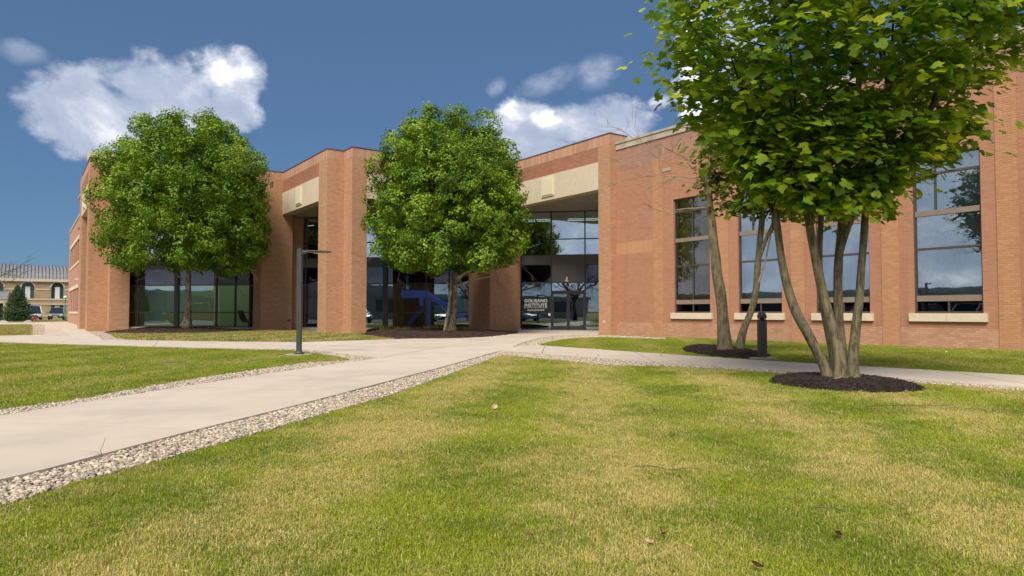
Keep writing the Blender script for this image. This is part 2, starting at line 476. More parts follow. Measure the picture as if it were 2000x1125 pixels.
def blade_mat(name, green, green2, straw, straw_amt):
    m, k = new_mat(name)
    geo = k.n('ShaderNodeNewGeometry'); pos = geo.outputs['Position']
    oi = k.n('ShaderNodeObjectInfo')
    r1 = geo.outputs['Random Per Island']; r2 = oi.outputs['Random']
    patch = k.noise(pos, 0.55, 7, 0.62, 0.4)
    patch2 = k.noise(pos, 2.4, 5, 0.6, 0.3)
    rr = k.m('ADD', k.m('MULTIPLY', r1, 0.55), k.m('MULTIPLY', r2, 0.45))
    s = k.m('ADD', k.m('MULTIPLY', k.m('SUBTRACT', patch, 0.5), 1.1), k.m('MULTIPLY', k.m('SUBTRACT', patch2, 0.5), 1.5))
    s = k.m('ADD', k.m('ADD', s, k.m('MULTIPLY', k.m('SUBTRACT', rr, 0.5), 1.15)), straw_amt)
    sp = k.n('ShaderNodeSeparateXYZ'); k.l(pos, sp.inputs[0])
    across = k.m('ADD', k.m('MULTIPLY', sp.outputs[0], math.cos(HEAD + 0.10)), k.m('MULTIPLY', sp.outputs[1], -math.sin(HEAD + 0.10)))
    stripe = k.m('SINE', k.m('ADD', k.m('MULTIPLY', across, 3.3), k.m('MULTIPLY', k.noise(pos, 0.7, 2, 0.5), 2.0)))
    s = k.m('ADD', s, k.m('MULTIPLY', stripe, 0.27))
    f = k.smooth(s, -0.12, 0.50)
    g = k.mix(k.smooth(k.noise(pos, 0.9, 4, 0.6), 0.42, 0.6), green, green2)
    col = k.mix(f, g, straw)
    col = k.mix(k.m('MULTIPLY', k.smooth(r1, 0.90, 0.93), 0.6), col, (0.56, 0.47, 0.24))
    hs = k.n('ShaderNodeHueSaturation'); k.l(col, hs.inputs['Color'])
    k.l(k.m('ADD', k.m('MULTIPLY', k.m('FRACT', k.m('MULTIPLY', r1, 7.31)), 0.5), 0.75), hs.inputs['Value'])
    b = k.n('ShaderNodeBsdfPrincipled'); k.l(hs.outputs[0], b.inputs['Base Color']); b.inputs['Roughness'].default_value = 0.6
    b.inputs['Specular IOR Level'].default_value = 0.25
    t = k.n('ShaderNodeBsdfTranslucent'); k.l(hs.outputs[0], t.inputs[0])
    mx = k.n('ShaderNodeMixShader'); mx.inputs[0].default_value = 0.3
    k.l(b.outputs[0], mx.inputs[1]); k.l(t.outputs[0], mx.inputs[2])
    o = k.n('ShaderNodeOutputMaterial'); k.l(mx.outputs[0], o.inputs[0])
    return m


M['turf'] = ground_mat()
M['blade'] = blade_mat('blade', (0.21, 0.29, 0.018), (0.34, 0.40, 0.026), (0.64, 0.53, 0.19), 0.10)
M['blade_green'] = blade_mat('blade_green', (0.22, 0.29, 0.016), (0.32, 0.37, 0.022), (0.52, 0.45, 0.14), -0.16)
M['blade_dry'] = blade_mat('blade_dry', (0.23, 0.27, 0.035), (0.30, 0.32, 0.045), (0.52, 0.42, 0.17), 0.08)


# ------------------------------------------------------------------ mesh helpers
class MB:
    def __init__(self):
        self.v = []; self.f = []

    def quad(self, a, b, c, d):
        n = len(self.v); self.v += [a, b, c, d]; self.f.append((n, n + 1, n + 2, n + 3)); return self

    def box(self, x0, x1, y0, y1, z0, z1):
        n = len(self.v)
        self.v += [(x0, y0, z0), (x1, y0, z0), (x1, y1, z0), (x0, y1, z0), (x0, y0, z1), (x1, y0, z1), (x1, y1, z1), (x0, y1, z1)]
        self.f += [(n, n + 3, n + 2, n + 1), (n + 4, n + 5, n + 6, n + 7), (n, n + 1, n + 5, n + 4), (n + 1, n + 2, n + 6, n + 5), (n + 2, n + 3, n + 7, n + 6), (n + 3, n, n + 4, n + 7)]
        return self

    def beam(self, p, q, n2, t0, t1, z0, z1, z0b=None, z1b=None):
        """a wall-like box along the plan line p-q, spanning offsets t0..t1 along the plan normal n2"""
        z0b = z0 if z0b is None else z0b; z1b = z1 if z1b is None else z1b
        n = len(self.v)
        for (zz0, zz1, pt) in ((z0, z1, p), (z0b, z1b, q)):
            for t in (t0, t1):
                for z in (zz0, zz1):
                    self.v.append((pt[0] + n2[0] * t, pt[1] + n2[1] * t, z))
        # p:t0z0 0,t0z1 1,t1z0 2,t1z1 3 ; q: 4..7
        self.f += [(n, n + 1, n + 5, n + 4), (n + 2, n + 6, n + 7, n + 3), (n + 1, n + 3, n + 7, n + 5), (n, n + 4, n + 6, n + 2), (n, n + 2, n + 3, n + 1), (n + 4, n + 5, n + 7, n + 6)]
        return self

    def prism(self, poly, z0, z1, top_only=False):
        a = sum(poly[i][0] * poly[(i + 1) % len(poly)][1] - poly[(i + 1) % len(poly)][0] * poly[i][1] for i in range(len(poly)))
        if a < 0: poly = poly[::-1]
        n = len(self.v); k = len(poly)
        self.v += [(x, y, z0) for x, y in poly] + [(x, y, z1) for x, y in poly]
        self.f.append(tuple(range(n + k, n + 2 * k)))
        if not top_only: self.f.append(tuple(range(n + k - 1, n - 1, -1)))
        for i in range(k):
            j = (i + 1) % k
            self.f.append((n + i, n + j, n + k + j, n + k + i))
        return self

    def loft(self, rings, cap=True, closed=True):
        n = len(self.v); k = len(rings[0])
        for r in rings: self.v += [tuple(p) for p in r]
        for i in range(len(rings) - 1):
            for j in range(k if closed else k - 1):
                a = n + i * k + j; b = n + i * k + (j + 1) % k
                self.f.append((a, b, b + k, a + k))
        if cap:
            self.f.append(tuple(range(n + k - 1, n - 1, -1)))
            e = n + (len(rings) - 1) * k
            self.f.append(tuple(range(e, e + k)))
        return self

    def lathe(self, prof, c=(0, 0, 0), n=16):
        rings = [[(c[0] + r * math.cos(2 * math.pi * i / n), c[1] + r * math.sin(2 * math.pi * i / n), c[2] + z) for i in range(n)] for r, z in prof]
        return self.loft(rings)

    def tube(self, pts, rad, sides=8, lump=0.0, seed=0):
        pts = [Vector(p) for p in pts]
        rings = []
        t0 = (pts[1] - pts[0]).normalized()
        ref = Vector((1, 0, 0)) if abs(t0.x) < 0.8 else Vector((0, 1, 0))
        for i, p in enumerate(pts):
            t = (pts[min(i + 1, len(pts) - 1)] - pts[max(i - 1, 0)]).normalized()
            a = (ref - t * ref.dot(t)).normalized(); ref = a
            b = t.cross(a)
            ring = []
            for k in range(sides):
                an = 2 * math.pi * k / sides
                r = rad[i]
                if lump:
                    r *= 1 + lump * mathutils.noise.noise(Vector((p.x * 2 + math.cos(an) * 1.3, p.y * 2 + math.sin(an) * 1.3 + seed, p.z * 1.6)))
                ring.append(p + a * (math.cos(an) * r) + b * (math.sin(an) * r))
            rings.append(ring)
        return self.loft(rings)

    def build(self, name, mat, parent=None, smooth=False, kind=None, label=None, loc=None):
        me = bpy.data.meshes.new(name)
        me.from_pydata([tuple(v) for v in self.v], [], self.f)
        if mat: me.materials.append(M[mat] if isinstance(mat, str) else mat)
        if smooth: me.shade_smooth()
        o = bpy.data.objects.new(name, me)
        COL.objects.link(o)
        if parent is not None: o.parent = parent
        if kind: o['kind'] = kind
        if label: o['label'] = label
        if loc is not None: o.location = loc
        return o


def np_mesh(name, V, F, mat, parent=None, kind=None):
    """V (n,3) array, F (m,k) array of equal-sided faces"""
    me = bpy.data.meshes.new(name)
    me.vertices.add(len(V)); me.vertices.foreach_set('co', V.astype(np.float32).ravel())
    k = F.shape[1]
    me.loops.add(F.size); me.loops.foreach_set('vertex_index', F.astype(np.int32).ravel())
    me.polygons.add(len(F)); me.polygons.foreach_set('loop_start', np.arange(0, F.size, k, dtype=np.int32))
    me.polygons.foreach_set('loop_total', np.full(len(F), k, dtype=np.int32))
    me.update(calc_edges=True); me.validate(); me.shade_flat()
    if mat: me.materials.append(M[mat] if isinstance(mat, str) else mat)
    o = bpy.data.objects.new(name, me); COL.objects.link(o)
    if parent is not None: o.parent = parent
    if kind: o['kind'] = kind
    return o


def tag(o, label, cat, group=None, kind=None):
    if label: o['label'] = label
    if cat: o['category'] = cat
    if group: o['group'] = group
    if kind: o['kind'] = kind
    return o


def empty(name, loc=(0, 0, 0), label=None, cat=None, group=None, rz=0.0):
    o = bpy.data.objects.new(name, None); COL.objects.link(o)
    o.location = loc; o.rotation_euler = (0, 0, rz); o.empty_display_size = 0.3
    return tag(o, label, cat, group)


def copy_tree(o, parent=None):
    c = o.copy(); COL.objects.link(c)
    if parent is not None: c.parent = parent
    for ch in list(o.children): copy_tree(ch, c)
    return c


def catmull(P, n=8):
    P = [Vector(p) for p in P]; Q = [P[0] * 2 - P[1]] + P + [P[-1] * 2 - P[-2]]
    out = []
    for i in range(1, len(Q) - 2):
        for k in range(n):
            t = k / n
            out.append(0.5 * ((2 * Q[i]) + (Q[i + 1] - Q[i - 1]) * t + (2 * Q[i - 1] - 5 * Q[i] + 4 * Q[i + 1] - Q[i + 2]) * t * t + (3 * Q[i] - Q[i - 1] - 3 * Q[i + 1] + Q[i + 2]) * t ** 3))
    out.append(P[-1]); return out


def in_poly(x, y, poly):
    c = np.zeros(len(x), bool); n = len(poly)
    for i in range(n):
        x0, y0 = poly[i]; x1, y1 = poly[(i + 1) % n]
        if y0 == y1: continue
        c ^= ((y0 > y) != (y1 > y)) & (x < (x1 - x0) * (y - y0) / (y1 - y0) + x0)
    return c


def clip(poly, nx, ny, d):
    """the part of poly where nx*x+ny*y <= d"""
    out = []
    for i in range(len(poly)):
        a, b = poly[i], poly[(i + 1) % len(poly)]
        da, db = nx * a[0] + ny * a[1] - d, nx * b[0] + ny * b[1] - d
        if da <= 0: out.append(a)
        if (da < 0 < db) or (db < 0 < da):
            t = da / (da - db); out.append((a[0] + (b[0] - a[0]) * t, a[1] + (b[1] - a[1]) * t))
    return out


# scatter: vertices of a point mesh become instances of a few source meshes
def scatter(name, pts, scales, sources, label, cat=None, tilt=0.15):
    me = bpy.data.meshes.new(name)
    me.vertices.add(len(pts)); me.vertices.foreach_set('co', np.asarray(pts, np.float32).ravel())
    at = me.attributes.new('sc', 'FLOAT', 'POINT'); at.data.foreach_set('value', np.asarray(scales, np.float32))
    at = me.attributes.new('rot', 'FLOAT_VECTOR', 'POINT')
    rot = np.stack([rng.normal(0, tilt, len(pts)), rng.normal(0, tilt, len(pts)), rng.uniform(0, 6.283, len(pts))], 1)
    at.data.foreach_set('vector', rot.astype(np.float32).ravel())
    at = me.attributes.new('pick', 'INT', 'POINT'); at.data.foreach_set('value', rng.integers(0, len(sources), len(pts)).astype(np.int32))
    o = bpy.data.objects.new(name, me); COL.objects.link(o)
    coll = bpy.data.collections.new(name + '_pieces')
    for s in sources: coll.objects.link(s)
    ng = bpy.data.node_groups.new(name + '_scatter', 'GeometryNodeTree')
    ng.interface.new_socket('Geometry', in_out='INPUT', socket_type='NodeSocketGeometry')
    ng.interface.new_socket('Geometry', in_out='OUTPUT', socket_type='NodeSocketGeometry')
    N = ng.nodes; L = ng.links
    gi, go = N.new('NodeGroupInput'), N.new('NodeGroupOutput')
    ci = N.new('GeometryNodeCollectionInfo'); ci.inputs['Collection'].default_value = coll; ci.inputs['Separate Children'].default_value = True
    ip = N.new('GeometryNodeInstanceOnPoints'); ip.inputs['Pick Instance'].default_value = True

    def attr(nm, t):
        a = N.new('GeometryNodeInputNamedAttribute'); a.data_type = t; a.inputs[0].default_value = nm; return a.outputs[0]
    L.new(gi.outputs[0], ip.inputs['Points']); L.new(ci.outputs[0], ip.inputs['Instance'])
    L.new(attr('pick', 'INT'), ip.inputs['Instance Index'])
    L.new(attr('rot', 'FLOAT_VECTOR'), ip.inputs['Rotation'])
    L.new(attr('sc', 'FLOAT'), ip.inputs['Scale'])
    L.new(ip.outputs[0], go.inputs[0])
    md = o.modifiers.new('scatter', 'NODES'); md.node_group = ng
    tag(o, label, cat, None, 'stuff')
    return o


def loose_mesh(name, V, F, mat):
    me = bpy.data.meshes.new(name); me.from_pydata([tuple(v) for v in V], [], F); me.materials.append(M[mat])
    return bpy.data.objects.new(name, me)
# ================================================================== GROUND
def gp(lst, z=0.0):
    return [G(x, y, z) for x, y in lst]


# one sheet to the horizon
g = MB(); g.prism([(-900, -900), (900, -900), (900, 900), (-900, 900)], -0.5, 0.0)
ground = g.build('ground', 'turf'); tag(ground, 'wide flat mown lawn stretching to the horizon around the brick building', None, None, 'structure')


def slabs(name, poly, p, q, spacing, label, phase=0.0, mat='concrete', z1=0.035, p2=None, q2=None, spacing2=None):
    """a concrete path cast in slabs: joints run parallel to p-q"""
    root = empty(name, (0, 0, 0)); root['kind'] = 'structure'; root['label'] = label
    bed = MB(); bed.prism(poly, 0.0, 0.006); bed.build('joint_bed', 'joint_soil', root)

    def bands(pl, p, q, sp, ph):
        dx, dy = q[0] - p[0], q[1] - p[1]; L = math.hypot(dx, dy); nx, ny = -dy / L, dx / L
        ds = [nx * a + ny * b for a, b in pl]; base = nx * p[0] + ny * p[1] + ph
        out = []
        for i in range(math.floor((min(ds) - base) / sp), math.floor((max(ds) - base) / sp) + 1):
            lo, hi = base + i * sp + 0.008, base + (i + 1) * sp - 0.008
            c = clip(clip(pl, nx, ny, hi), -nx, -ny, -lo)
            if len(c) >= 3: out.append(c)
        return out
    pieces = bands(poly, p, q, spacing, phase)
    if p2 is not None:
        pieces = [d for c in pieces for d in bands(c, p2, q2, spacing2, 0)]
    for c in pieces:
        a = abs(sum(c[i][0] * c[(i + 1) % len(c)][1] - c[(i + 1) % len(c)][0] * c[i][1] for i in range(len(c)))) / 2
        if a < 0.02: continue
        b = MB(); b.prism(c, 0.006, z1 + random.uniform(-0.002, 0.002)); b.build('concrete_slab', mat, root)
    return root


P_main = gp([(-420, 1052), (0, 947), (95, 924), (190, 898), (372, 849), (581, 796), (760, 748), (870, 718), (978, 687), (742, 702), (600, 722), (400, 753), (200, 785), (0, 818), (-420, 884)])
P_plaza = gp([(742, 702), (978, 687), (1001, 679.5), (1018, 672), (1034, 667), (1056, 661.5), (1082, 658), (1120, 656.2), (1168, 655.3), (1169, 653.5), (1196, 644.4), (1010, 644.8), (1012, 652), (940, 659), (800, 663), (715, 666), (589, 670), (589, 683)])
P_left = gp([(589, 670), (589, 683), (380, 680), (0, 669), (-700, 656), (-700, 645), (0, 657), (87, 655), (200, 665), (400, 668.5)])
P_side = gp([(87, 655), (200, 665), (178, 652), (158, 638.5), (134, 628.3), (66, 630), (87, 634)])
P_right = gp([(978, 687), (1001, 679.5), (1041, 675.5), (1241, 690), (1480, 706.6), (2000, 737), (2700, 778), (2700, 815), (2000, 760), (1500, 724), (1278, 710.5), (1185, 703)])
slabs('main_path', P_main, G(0, 831), G(370, 846), 3.0, 'pale concrete footpath slanting from the lower left corner to the entrance')
slabs('entrance_plaza', P_plaza, G(742, 702), G(978, 687), 3.0, 'pale concrete apron in front of the glass entrance', 0.0, p2=G(742, 702), q2=G(1015, 652), spacing2=3.4)
slabs('left_path', P_left, G(300, 679), G(310, 667), 3.0, 'narrow concrete path crossing the lawn towards the left edge')
slabs('side_path', P_side, G(87, 655), G(200, 665), 3.5, 'concrete path running back along the left end wall of the building', p2=G(140, 660), q2=G(98, 630), spacing2=9.0)
slabs('right_path', P_right, G(1240, 690), G(1278, 710.5), 2.4, 'narrow concrete path running right in front of the arched window wall')
road = MB(); road.prism([(-60, 78), (3.2, 78), (3.2, 84), (14, 96), (60, 96), (60, 106), (-60, 106)], 0.0, 0.02)
tag(road.build('road', 'asphalt'), 'grey asphalt drive far back beside the tan building', None, None, 'structure')
fp = MB(); fp.prism(gp([(-300, 631.5), (66, 630.2), (87, 634), (-300, 636)]), 0.0, 0.03)
tag(fp.build('far_path', 'concrete'), 'thin concrete path in front of the spruce at far left', None, None, 'structure')
pk = MB(); pk.prism([(-34, -12), (-5.4, -12), (-5.4, 58), (-34, 58)], 0.0, 0.03)
tag(pk.build('parking_lot', 'asphalt'), 'grey asphalt parking lot left of the lawn', None, None, 'structure')

# gravel margins
GR = [
    ([(-420, 1110), (0, 991), (163, 941), (335, 895), (456, 861), (570, 829), (665, 801), (760, 774), (825, 751), (889, 728), (940, 708), (985, 694), (1050, 701), (1120, 707), (1185, 715), (1278, 715.5), (1400, 721), (1500, 728.5), (2000, 765), (2000, 760), (1500, 724), (1278, 710.5), (1185, 703), (978, 687), (870, 718), (760, 748), (581, 796), (372, 849), (190, 898), (95, 924), (0, 947), (-420, 1052)]),
    ([(-420, 868), (0, 803), (150, 783), (300, 755), (450, 731), (600, 710), (690, 705), (660, 697), (608, 689), (575, 684.5), (450, 682), (589, 683), (742, 702), (600, 722), (400, 753), (200, 785), (0, 818), (-420, 884)]),
    ([(1001, 679.5), (1018, 672), (1034, 667), (1056, 661.5), (1082, 658), (1120, 656.2), (1168, 655.3), (1203, 656), (1300, 661), (1300, 663), (1180, 659), (1130, 660.5), (1095, 664), (1068, 669), (1053, 674), (1060, 677), (1041, 675.5)]),
    ([(158, 638.5), (178, 652), (200, 665), (240, 667), (400, 669), (400, 667.8), (250, 664.5), (225, 660), (213, 652), (200, 647)]),
    ([(62, 635), (86, 634.5), (86.5, 655), (62, 656)]),
    ([(252, 640), (497, 643), (500, 646.5), (600, 646), (622, 650.5), (622, 644), (590, 641), (252, 637.5)]),
]
for i, px in enumerate(GR):
    b = MB(); b.prism(gp(px), -0.1, 0.004 + 0.0007 * i)
    tag(b.build('gravel_strip', 'gravel_bed'), ['pale gravel margin along the front edge of the concrete paths', 'pale gravel margin of the left lawn wedge', 'gravel curve beside the entrance lawn', 'gravel patch at the foot of the left corner pier', 'small gravel square beside the far left lawn', 'gravel margin under the glass bays'][i], None, None, 'stuff')


def rand_in(poly, rho, rmin=0, power=0.0, ref=4.0, cap=60000):
    P = np.array(poly); lo, hi = P.min(0), P.max(0)
    hi = np.minimum(hi, 120); lo = np.maximum(lo, -60)
    n = int(min((hi - lo)[0] * (hi - lo)[1] * rho, 3e6))
    x = rng.uniform(lo[0], hi[0], n); y = rng.uniform(lo[1], hi[1], n)
    r = np.hypot(x, y)
    keep = in_poly(x, y, poly) & (r > rmin)
    if power: keep &= rng.random(n) < np.minimum(1, (ref / np.maximum(r, 0.1)) ** power)
    x, y = x[keep], y[keep]
    if len(x) > cap: x, y = x[:cap], y[:cap]
    return x, y


# stones
def stone(seed):
    rr = np.random.default_rng(seed)
    b = MB(); t = (1 + 5 ** 0.5) / 2
    V = np.array([(-1, t, 0), (1, t, 0), (-1, -t, 0), (1, -t, 0), (0, -1, t), (0, 1, t), (0, -1, -t), (0, 1, -t), (t, 0, -1), (t, 0, 1), (-t, 0, -1), (-t, 0, 1)], float)
    V /= np.linalg.norm(V[0]); V *= rr.uniform(0.8, 1.15, (12, 1)); V *= np.array([1.0, rr.uniform(0.6, 0.9), rr.uniform(0.35, 0.55)])
    F = [(0, 11, 5), (0, 5, 1), (0, 1, 7), (0, 7, 10), (0, 10, 11), (1, 5, 9), (5, 11, 4), (11, 10, 2), (10, 7, 6), (7, 1, 8), (3, 9, 4), (3, 4, 2), (3, 2, 6), (3, 6, 8), (3, 8, 9), (4, 9, 5), (2, 4, 11), (6, 2, 10), (8, 6, 7), (9, 8, 1)]
    o = loose_mesh('stone_source', V, F, 'gravel'); o.data.shade_smooth(); return o


stones = [stone(s) for s in range(6)]
allx, ally = [], []
for i, px in enumerate(GR[:5]):
    x, y = rand_in(gp(px), 2600, 0, 1.0, 6.0, 60000); allx.append(x); ally.append(y)
x = np.concatenate(allx); y = np.concatenate(ally); r = np.hypot(x, y)
scatter('gravel', np.stack([x, y, rng.uniform(0.004, 0.018, len(x))], 1), rng.uniform(0.009, 0.023, len(x)) * (1 + 0.014 * r), stones, 'pale limestone gravel filling the strips beside the concrete paths', tilt=0.35)


# grass
def clump(seed, n, rad, h0, h1, wd, mat):
    rr = np.random.default_rng(seed); V = []; F = []
    for i in range(n):
        a = rr.uniform(0, 6.283); rr0 = rad * math.sqrt(rr.random()); x, y = rr0 * math.cos(a), rr0 * math.sin(a)
        d = rr.uniform(0, 6.283); h = rr.uniform(h0, h1); lean = rr.uniform(0.1, 1.1) * h; ww = wd * rr.uniform(0.6, 1.2)
        px_, py_ = -math.sin(d) * ww / 2, math.cos(d) * ww / 2
        mx, my = x + math.cos(d) * lean * 0.35, y + math.sin(d) * lean * 0.35
        tx, ty = x + math.cos(d) * lean, y + math.sin(d) * lean
        k = len(V)
        V += [(x - px_, y - py_, -0.005), (x + px_, y + py_, -0.005), (mx + px_ * 0.8, my + py_ * 0.8, h * 0.6), (mx - px_ * 0.8, my - py_ * 0.8, h * 0.6), (tx, ty, h * (1 - 0.25 * lean / h))]
        F += [(k, k + 1, k + 2, k + 3), (k + 3, k + 2, k + 4)]
    return loose_mesh('tuft_source', V, F, mat)


BX = [(-420, 1110), (0, 993), (163, 942), (335, 896), (456, 862), (570, 830), (665, 802), (760, 775), (825, 752), (889, 729), (940, 709), (985, 695)]
L_front = gp(BX + [(1050, 702), (1120, 708), (1185, 716), (1278, 716.5), (1400, 722), (1500, 729), (2000, 765), (2400, 792), (3600, 1125), (3600, 1500), (1000, 1500), (-1400, 1500)])
L_left = gp([(690, 704), (660, 698), (608, 690), (575, 685.5), (380, 681.5), (0, 670.5), (-420, 660), (-420, 866), (0, 802), (150, 782), (300, 754), (450, 730), (600, 709)])
L_right = gp([(1053, 673.5), (1068, 669), (1095, 664), (1130, 660.5), (1180, 659), (1300, 663)]) + [(22.3, y_on(1300, 22.3)), (22.3, 2.0), (19.5, 2.0)] + gp([(2400, 757), (2000, 735.5), (1480, 705.5), (1241, 689)])
L_mid = gp([(252, 664), (228, 660), (216, 652), (260, 650.5), (470, 648), (500, 647), (600, 647), (622, 652), (716, 652.5), (800, 660), (740, 664.5), (589, 669), (400, 667.5)])
L_far = gp([(-200, 636.5), (61, 634.5), (61, 656), (0, 656), (-200, 653)])
L_far2 = gp([(-200, 626), (125, 625.5), (120, 628.5), (66, 629.5), (-200, 631)])

mulch_beds = {}


def bed_ellipse(cx, cy, rx, ry, rot, wob, seed, n=48):
    out = []
    for i in range(n):
        a = 2 * math.pi * i / n
        k = 1 + wob * mathutils.noise.noise(Vector((math.cos(a) * 1.5, math.sin(a) * 1.5, seed)))
        x, y = rx * math.cos(a) * k, ry * math.sin(a) * k
        out.append((cx + x * math.cos(rot) - y * math.sin(rot), cy + x * math.sin(rot) + y * math.cos(rot)))
    return out


def px_bed(cpx, cpy, halfw_px, y0, y1, seed, wob=0.10):
    """mulch circle whose picture runs cpx +- halfw and y0..y1"""
    c = G(cpx, cpy); a = G(cpx - halfw_px, cpy); b = G(cpx + halfw_px, cpy)
    rw = math.hypot(b[0] - a[0], b[1] - a[1]) / 2
    n = G(cpx, y1); f = G(cpx, y0); rd = math.hypot(n[0] - f[0], n[1] - f[1]) / 2
    cc = ((n[0] + f[0]) / 2, (n[1] + f[1]) / 2)
    return bed_ellipse(cc[0], cc[1], rw, rd, -HEAD, wob, seed), cc


bed_big, cb = px_bed(1645, 751, 130, 737, 767, 1)
bed_back, cbk = px_bed(1412, 690, 66, 680.5, 701, 2)
bed_l = [tuple(p) for p in gp([(205, 650.5), (215, 652.3), (260, 653), (330, 653), (400, 652), (445, 650), (472, 647.5), (440, 645), (330, 643), (262, 644), (240, 648.5)])]
bed_m = [tuple(p) for p in gp([(700, 655.5), (760, 662), (830, 663), (900, 662), (960, 659), (1012, 652.5), (1008, 650.5), (960, 650), (925, 648.5), (920, 643.5), (720, 643.5), (716, 651.8)])]
MULCH = [(bed_big, 'mulch', 0.09, cb, 0.9, 'black bark mulch bed around the stems of the big maple', 1400),
         (bed_back, 'mulch', 0.13, cbk, 0.9, 'black bark mulch mound around the smaller maple by the bollard', 700),
         (bed_l, 'mulch_brown', 0.16, None, 2.5, 'brown mulch bed under the left round tree', 160),
         (bed_m, 'mulch_brown', 0.14, None, 3.0, 'brown mulch bed under the round tree beside the entrance', 160)]
cx_, cy_ = [], []


def chip(seed, mat):
    rr = np.random.default_rng(seed); V = []; F = []
    for i in range(3):
        L, ww, t = rr.uniform(0.4, 1.1), rr.uniform(0.10, 0.26), rr.uniform(0.05, 0.12)
        a = rr.uniform(0, 3.14); ti = rr.normal(0, 0.25); c = Vector((rr.uniform(-0.6, 0.6), rr.uniform(-0.6, 0.6), rr.uniform(0, 0.25)))
        mtx = Matrix.Translation(c) @ Matrix.Rotation(a, 4, 'Z') @ Matrix.Rotation(ti, 4, 'Y')
        k = len(V)
        for sx_ in (-1, 1):
            for sy_ in (-1, 1):
                for sz_ in (0, 1):
                    V.append(tuple(mtx @ Vector((sx_ * L / 2, sy_ * ww / 2 * (1 if sx_ < 0 else 0.6), sz_ * t))))
        F += [(k, k + 1, k + 3, k + 2), (k + 4, k + 6, k + 7, k + 5), (k, k + 4, k + 5, k + 1), (k + 2, k + 3, k + 7, k + 6), (k + 1, k + 5, k + 7, k + 3), (k, k + 2, k + 6, k + 4)]
    return loose_mesh('chip_source', V, F, mat)


chips = {m: [chip(s + 10 * i, m) for s in range(5)] for i, m in enumerate(('mulch', 'mulch_brown'))}


def edge_dist(x, y, poly):
    d = np.full(len(x), 1e9)
    for i in range(len(poly)):
        ax, ay = poly[i]; bx, by = poly[(i + 1) % len(poly)]
        L2 = (bx - ax) ** 2 + (by - ay) ** 2 + 1e-12
        t = np.clip(((x - ax) * (bx - ax) + (y - ay) * (by - ay)) / L2, 0, 1)
        d = np.minimum(d, np.hypot(x - ax - t * (bx - ax), y - ay - t * (by - ay)))
    return d


def mound_h(x, y, poly, h, run):
    d = edge_dist(x, y, poly)
    return h * (1 - np.exp(-2.2 * d / run * 2)) + 0.012


for poly, mt, h, cc, run, label, rho in MULCH:
    P_ = np.array(poly); lo, hi = P_.min(0), P_.max(0); st = 0.07 if rho > 500 else 0.16
    nx, ny = int((hi[0] - lo[0]) / st) + 2, int((hi[1] - lo[1]) / st) + 2
    X, Y = np.meshgrid(lo[0] + np.arange(nx) * st, lo[1] + np.arange(ny) * st, indexing='ij')
    x, y = X.ravel(), Y.ravel(); ins = in_poly(x, y, poly)
    z = np.where(ins, mound_h(x, y, poly, h, run) + rng.normal(0, 0.008, len(x)), -0.04)
    idx = np.arange(nx * ny).reshape(nx, ny)
    F = np.stack([idx[:-1, :-1].ravel(), idx[1:, :-1].ravel(), idx[1:, 1:].ravel(), idx[:-1, 1:].ravel()], 1)
    F = F[ins[F].any(1)]
    o = np_mesh('mulch_bed', np.stack([x, y, z], 1), F, mt); o.data.shade_smooth()
    tag(o, label, None, None, 'stuff')
    x, y = rand_in(poly, rho)
    z = mound_h(x, y, poly, h, run)
    scatter('bark_chips', np.stack([x, y, z], 1), rng.uniform(0.03, 0.06, len(x)) * (1 if rho > 500 else 1.8), chips[mt], label.replace(' bed', ' chips').replace(' mound', ' chips'), tilt=0.3)

beds = [m[0] for m in MULCH]


def lawn(name, poly, rho, power, ref, srcs, smul, label, rmin=1.6, cap=90000, sector=None):
    x, y = rand_in(poly, rho, rmin, power, ref, 10 ** 7)
    keep = np.ones(len(x), bool)
    for b in beds: keep &= ~(in_poly(x, y, b) & (edge_dist(x, y, b) > 0.04)) if len(x) else keep
    if sector:
        a = np.arctan2(x, y) - HEAD; keep &= np.abs(a) < sector
    x, y = x[keep][:cap], y[keep][:cap]
    r = np.hypot(x, y)
    s = rng.uniform(0.7, 1.2, len(x)) * smul
    if power: s *= 1 + 0.03 * np.maximum(r - 4, 0)
    # straggling taller tufts here and there
    s *= np.where(rng.random(len(x)) < 0.02, 1.3, 1.0)
    print('LAWN', name, label[:30], len(x))
    return scatter(name, np.stack([x, y, np.zeros(len(x))], 1), s, srcs, label)


src_a = [clump(s, 34, 0.060, 0.010, 0.026, 0.0034, 'blade') for s in range(8)]
src_g = [clump(s + 20, 30, 0.085, 0.014, 0.032, 0.0065, 'blade_green') for s in range(6)]
src_d = [clump(s + 40, 24, 0.10, 0.025, 0.05, 0.013, 'blade_dry') for s in range(6)]
lawn('lawn_grass', L_front, 1200, 1.1, 4.2, src_a, 1.0, 'patchy green and straw coloured grass of the large front lawn', 1.7, 110000, R(50))
lawn('lawn_grass', L_left, 150, 0.0, 9, src_g, 1.0, 'short green grass of the left lawn wedge', 2, 45000, R(56))
lawn('lawn_grass', L_right, 160, 0.0, 9, src_g, 1.0, 'bright green grass strip below the big windows', 2, 35000)
lawn('lawn_grass', L_mid, 60, 0.0, 9, src_d, 1.6, 'dry yellowish grass between the path and the left piers', 2, 30000)
lawn('lawn_grass', L_far, 40, 0.0, 9, src_d, 1.5, 'dry grass patch at far left beside the side path', 2, 15000)
lawn('lawn_grass', L_far2, 22, 0.0, 9, src_d, 1.7, 'dry grass around the spruce', 2, 12000)

# ================================================================== BUILDING
B = empty('institute_building', (22.4, 23.0, 0), 'long brick institute building with stepped piers, glass bays and a row of tall windows', 'building')
BL = Vector((22.4, 23.0, 0))


def under(o, parent=B):
    """parent without moving: every part is modelled in world coordinates"""
    o.parent = parent
    o.matrix_parent_inverse = Matrix.Identity(4)
    if parent is B: o.location = -BL
    return o


